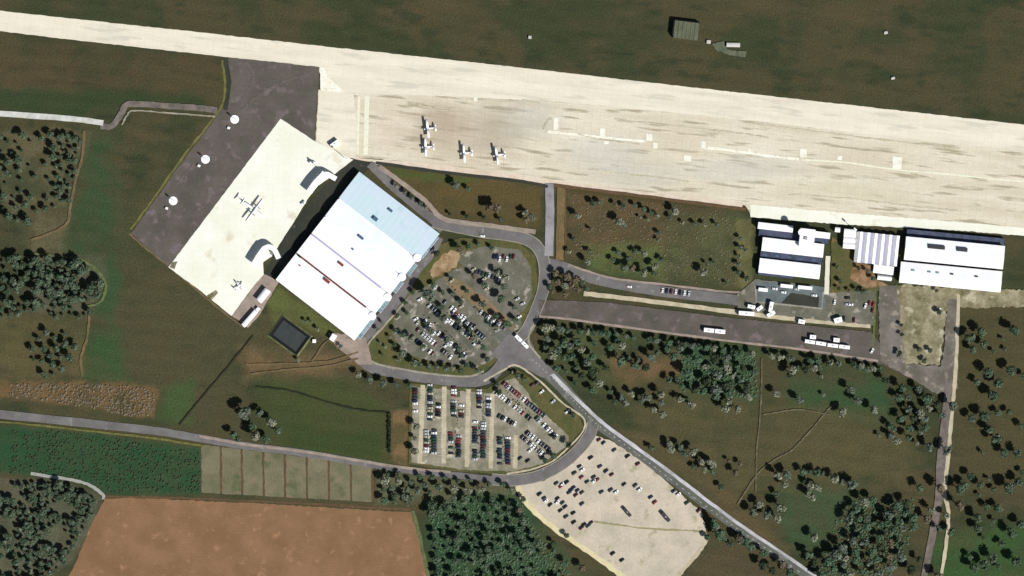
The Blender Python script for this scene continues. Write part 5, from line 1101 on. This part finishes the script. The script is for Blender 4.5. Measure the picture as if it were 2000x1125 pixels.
# the 300 largest trees stay individuals, the rest of the crowd and the close-grown woods are each one joined object
MIXW = mat('mixed_woodland_foliage', (0.04, 0.072, 0.038, 1), (0.10, 0.13, 0.085, 1), 0.14, rough=0.95, c3=(0.2, 0.21, 0.15, 1), s3=0.2, t3=0.6, grain=0.3)
def wood(name, label, cat, L, mm):
    rr = random.Random(len(L)); bm = bmesh.new()
    for x, y, rm in L:
        q = W(x, y); hc = rm * 1.6
        m_ = rr.choice(CROWNS).copy(); m_.transform(Matrix.Translation((q.x, q.y, hc)) @ Matrix.Rotation(rr.uniform(0, 6.28), 4, 'Z') @ Matrix.Diagonal((rm, rm, rm * .95, 1))); bm.from_mesh(m_); bpy.data.meshes.remove(m_)
        m_ = TRUNK.copy(); m_.transform(Matrix.Translation((q.x, q.y, 0)) @ Matrix.Diagonal((rm * 1.5, rm * 1.5, hc * 1.05, 1))); n0 = len(bm.faces); bm.from_mesh(m_); bpy.data.meshes.remove(m_)
        bm.faces.ensure_lookup_table()
        for f in bm.faces[n0:]: f.material_index = 1
    o = meshobj(name, bm, [mm, M['bark']]); tag(o, label, cat, None, 'stuff')
for grp, (where, L) in WOODS.items():
    wood('woodland', 'close-grown ' + grp, 'woodland', L, MIXW)
big = sorted([t for t in trees if t[0]['category'] == 'tree'], key=lambda t: -t[5])
extra = [t for t in big[300:]]
wood('small_trees', 'smaller trees among the groves and car parks that merge with the larger ones', 'trees', [(t[3], t[4], t[5]) for t in extra], MIXW)
for t in extra:
    trees.remove(t)
    for ch in list(t[0].children): bpy.data.objects.remove(ch)
    bpy.data.objects.remove(t[0])
# label the trees and shrubs
TW = {'pale': 'pale', 'green': 'green', 'greyish': 'grey-green', 'dark': 'dark', 'brownish': 'brownish'}
cl = {}
for t in trees: cl.setdefault((t[2][1], t[1], t[0]['category']), []).append(t)
for (wh, tone, kind), L in cl.items():
    L.sort(key=lambda t: t[3])
    for i, t in enumerate(L):
        t[0]['label'] = f'the only {TW[tone]} {kind} {wh}' if len(L) == 1 else f'{ordw(i)} {TW[tone]} {kind} from the left {wh}'
for o in bpy.data.objects:
    if o.get('label') and len(o['label'].replace('-', ' ').split()) > 15: o['label'] = o['label'].replace(' the ', ' ')
    if o.get('label') and len(o['label'].split()) > 16: print('LONG', o['label'])

# ------------------------------------------------------------------ low ground cover nobody could count
def cover(name, P, n, tone, seed, smin=.35, smax=.9, hh=.7, cat='ground cover', label=None, thr=0.5):
    rr = random.Random(seed); bm = bmesh.new(); x0 = min(p[0] for p in P); x1 = max(p[0] for p in P); y0 = min(p[1] for p in P); y1 = max(p[1] for p in P)
    c = 0
    cents = []
    while c < n:
        x, y = rr.uniform(x0, x1), rr.uniform(y0, y1)
        if not pip(x, y, P): c += .02; continue
        c += 1; w0 = W(x, y); s = rr.uniform(smin, smax); h = s * hh
        a0 = rr.uniform(0, 6.28); top = bm.verts.new((w0.x, w0.y, h))
        ring_ = [bm.verts.new((w0.x + math.cos(a0 + k * 1.257) * s * rr.uniform(.7, 1.2), w0.y + math.sin(a0 + k * 1.257) * s * rr.uniform(.7, 1.2), -.02 + rr.uniform(0, h * .4))) for k in range(5)]
        for k in range(5): bm.faces.new((ring_[k], ring_[(k + 1) % 5], top))
    o = meshobj(name, bm, FOL[tone] if tone in FOL else M[tone]); tag(o, label, cat, None, 'stuff'); return o
cover('weeds', [(20, 750), (150, 748), (250, 752), (308, 765), (298, 812), (250, 812), (140, 790), (20, 775)], 620, 'brownish', 1, .6, 1.6, .8, 'weeds', 'reddish brown rubble weeds above the lane at the left')
cover('weeds', [(20, 840), (127, 842), (250, 860), (390, 880), (390, 960), (220, 965), (190, 945), (130, 930), (20, 925)], 900, 'dark', 2, .6, 1.5, .9, 'weeds', 'dark green tufted weeds in the field below the lane')
cover('undergrowth', [(835, 980), (1010, 970), (1050, 1040), (1130, 1140), (850, 1140)], 1600, 'green', 3, .7, 1.6, .9, 'undergrowth', 'green undergrowth in the wood right of the brown field')
cover('scrub', [(1110, 380), (1300, 395), (1440, 415), (1440, 560), (1290, 545), (1110, 500)], 700, 'brownish', 4, .4, 1.1, .8, 'scrub', 'low brown scrub on the plot beneath the old apron')
cover('undergrowth', [(1330, 680), (1475, 690), (1480, 780), (1330, 765)], 500, 'green', 5, .7, 1.6, .9, 'undergrowth', 'green undergrowth under the dense grove of the park')
cover('undergrowth', [(1640, 975), (1790, 970), (1790, 1030), (1740, 1130), (1590, 1130), (1620, 1060)], 900, 'green', 6, .7, 1.6, .9, 'undergrowth', 'green undergrowth under the southern wood')
def strip(a, b, wd):
    d = (Vector(b) - Vector(a)).normalized(); nn = Vector((-d.y, d.x)) * wd / 2; a, b = Vector(a), Vector(b)
    return [tuple(a - nn), tuple(b - nn), tuple(b + nn), tuple(a + nn)]
for i, q in enumerate((((852, 594), (935, 664), 4), ((826, 612), (914, 684), 4), ((800, 626), (885, 697), 4), ((880, 560), (985, 648), 5), ((848, 752), (848, 828), 6), ((895, 756), (895, 828), 6), ((945, 764), (945, 820), 6), ((840, 838), (840, 890), 4), ((889, 842), (889, 894), 4), ((936, 824), (936, 900), 4), ((984, 850), (984, 908), 4), ((980, 758), (1060, 830), 5))):
    cover('planting', strip(*q), 46, 'dark' if i % 2 else 'greyish', 30 + i, .5, 1.3, 1.0, 'planting', ['narrow planted strip between car rows of the inner car park', 'narrow planted strip between car rows of the outer car park'][i > 3])
# dashed centre line of the airport road and bay lines
LZ[0] += 0.006
bm = bmesh.new(); Q = [Vector(q) for q in spline([(1040, 702), (1085, 744), (1120, 782), (1163, 826), (1228, 874), (1298, 927), (1378, 988), (1448, 1038), (1528, 1093), (1638, 1173)], 14)]
for i in range(0, len(Q) - 1, 2):
    d = (Q[i + 1] - Q[i]); d2 = d.normalized(); nn = Vector((-d2.y, d2.x)) * .26
    f = bm.faces.new([bm.verts.new(W(v.x, v.y, LZ[0])) for v in (Q[i] - nn, Q[i] + nn, Q[i] + d * .6 + nn, Q[i] + d * .6 - nn)]); f.normal_update()
    if f.normal.z < 0: f.normal_flip()
tag(meshobj('lane_marking', bm, M['paint']), kind='structure')
bm = bmesh.new()
for x, y0, y1 in ((818, 758, 815), (833, 756, 815), (862, 758, 815), (880, 758, 815), (908, 760, 815), (930, 762, 815), (826, 842, 890), (855, 842, 890), (875, 846, 892), (903, 848, 894), (921, 826, 898), (951, 828, 898), (969, 856, 908), (998, 856, 908)):
    y = y0
    while y < y1:
        f = bm.faces.new([bm.verts.new(W(a, b, LZ[0])) for a, b in ((x, y), (x, y + .35), (x + 9, y + 1.1), (x + 9, y + .75))]); f.normal_update()
        if f.normal.z < 0: f.normal_flip()
        y += 5.2
tag(meshobj('bay_marking', bm, M['paint2']), kind='structure')
print('objects', len(bpy.data.objects), 'cars', len(cars), 'trees', len(trees))
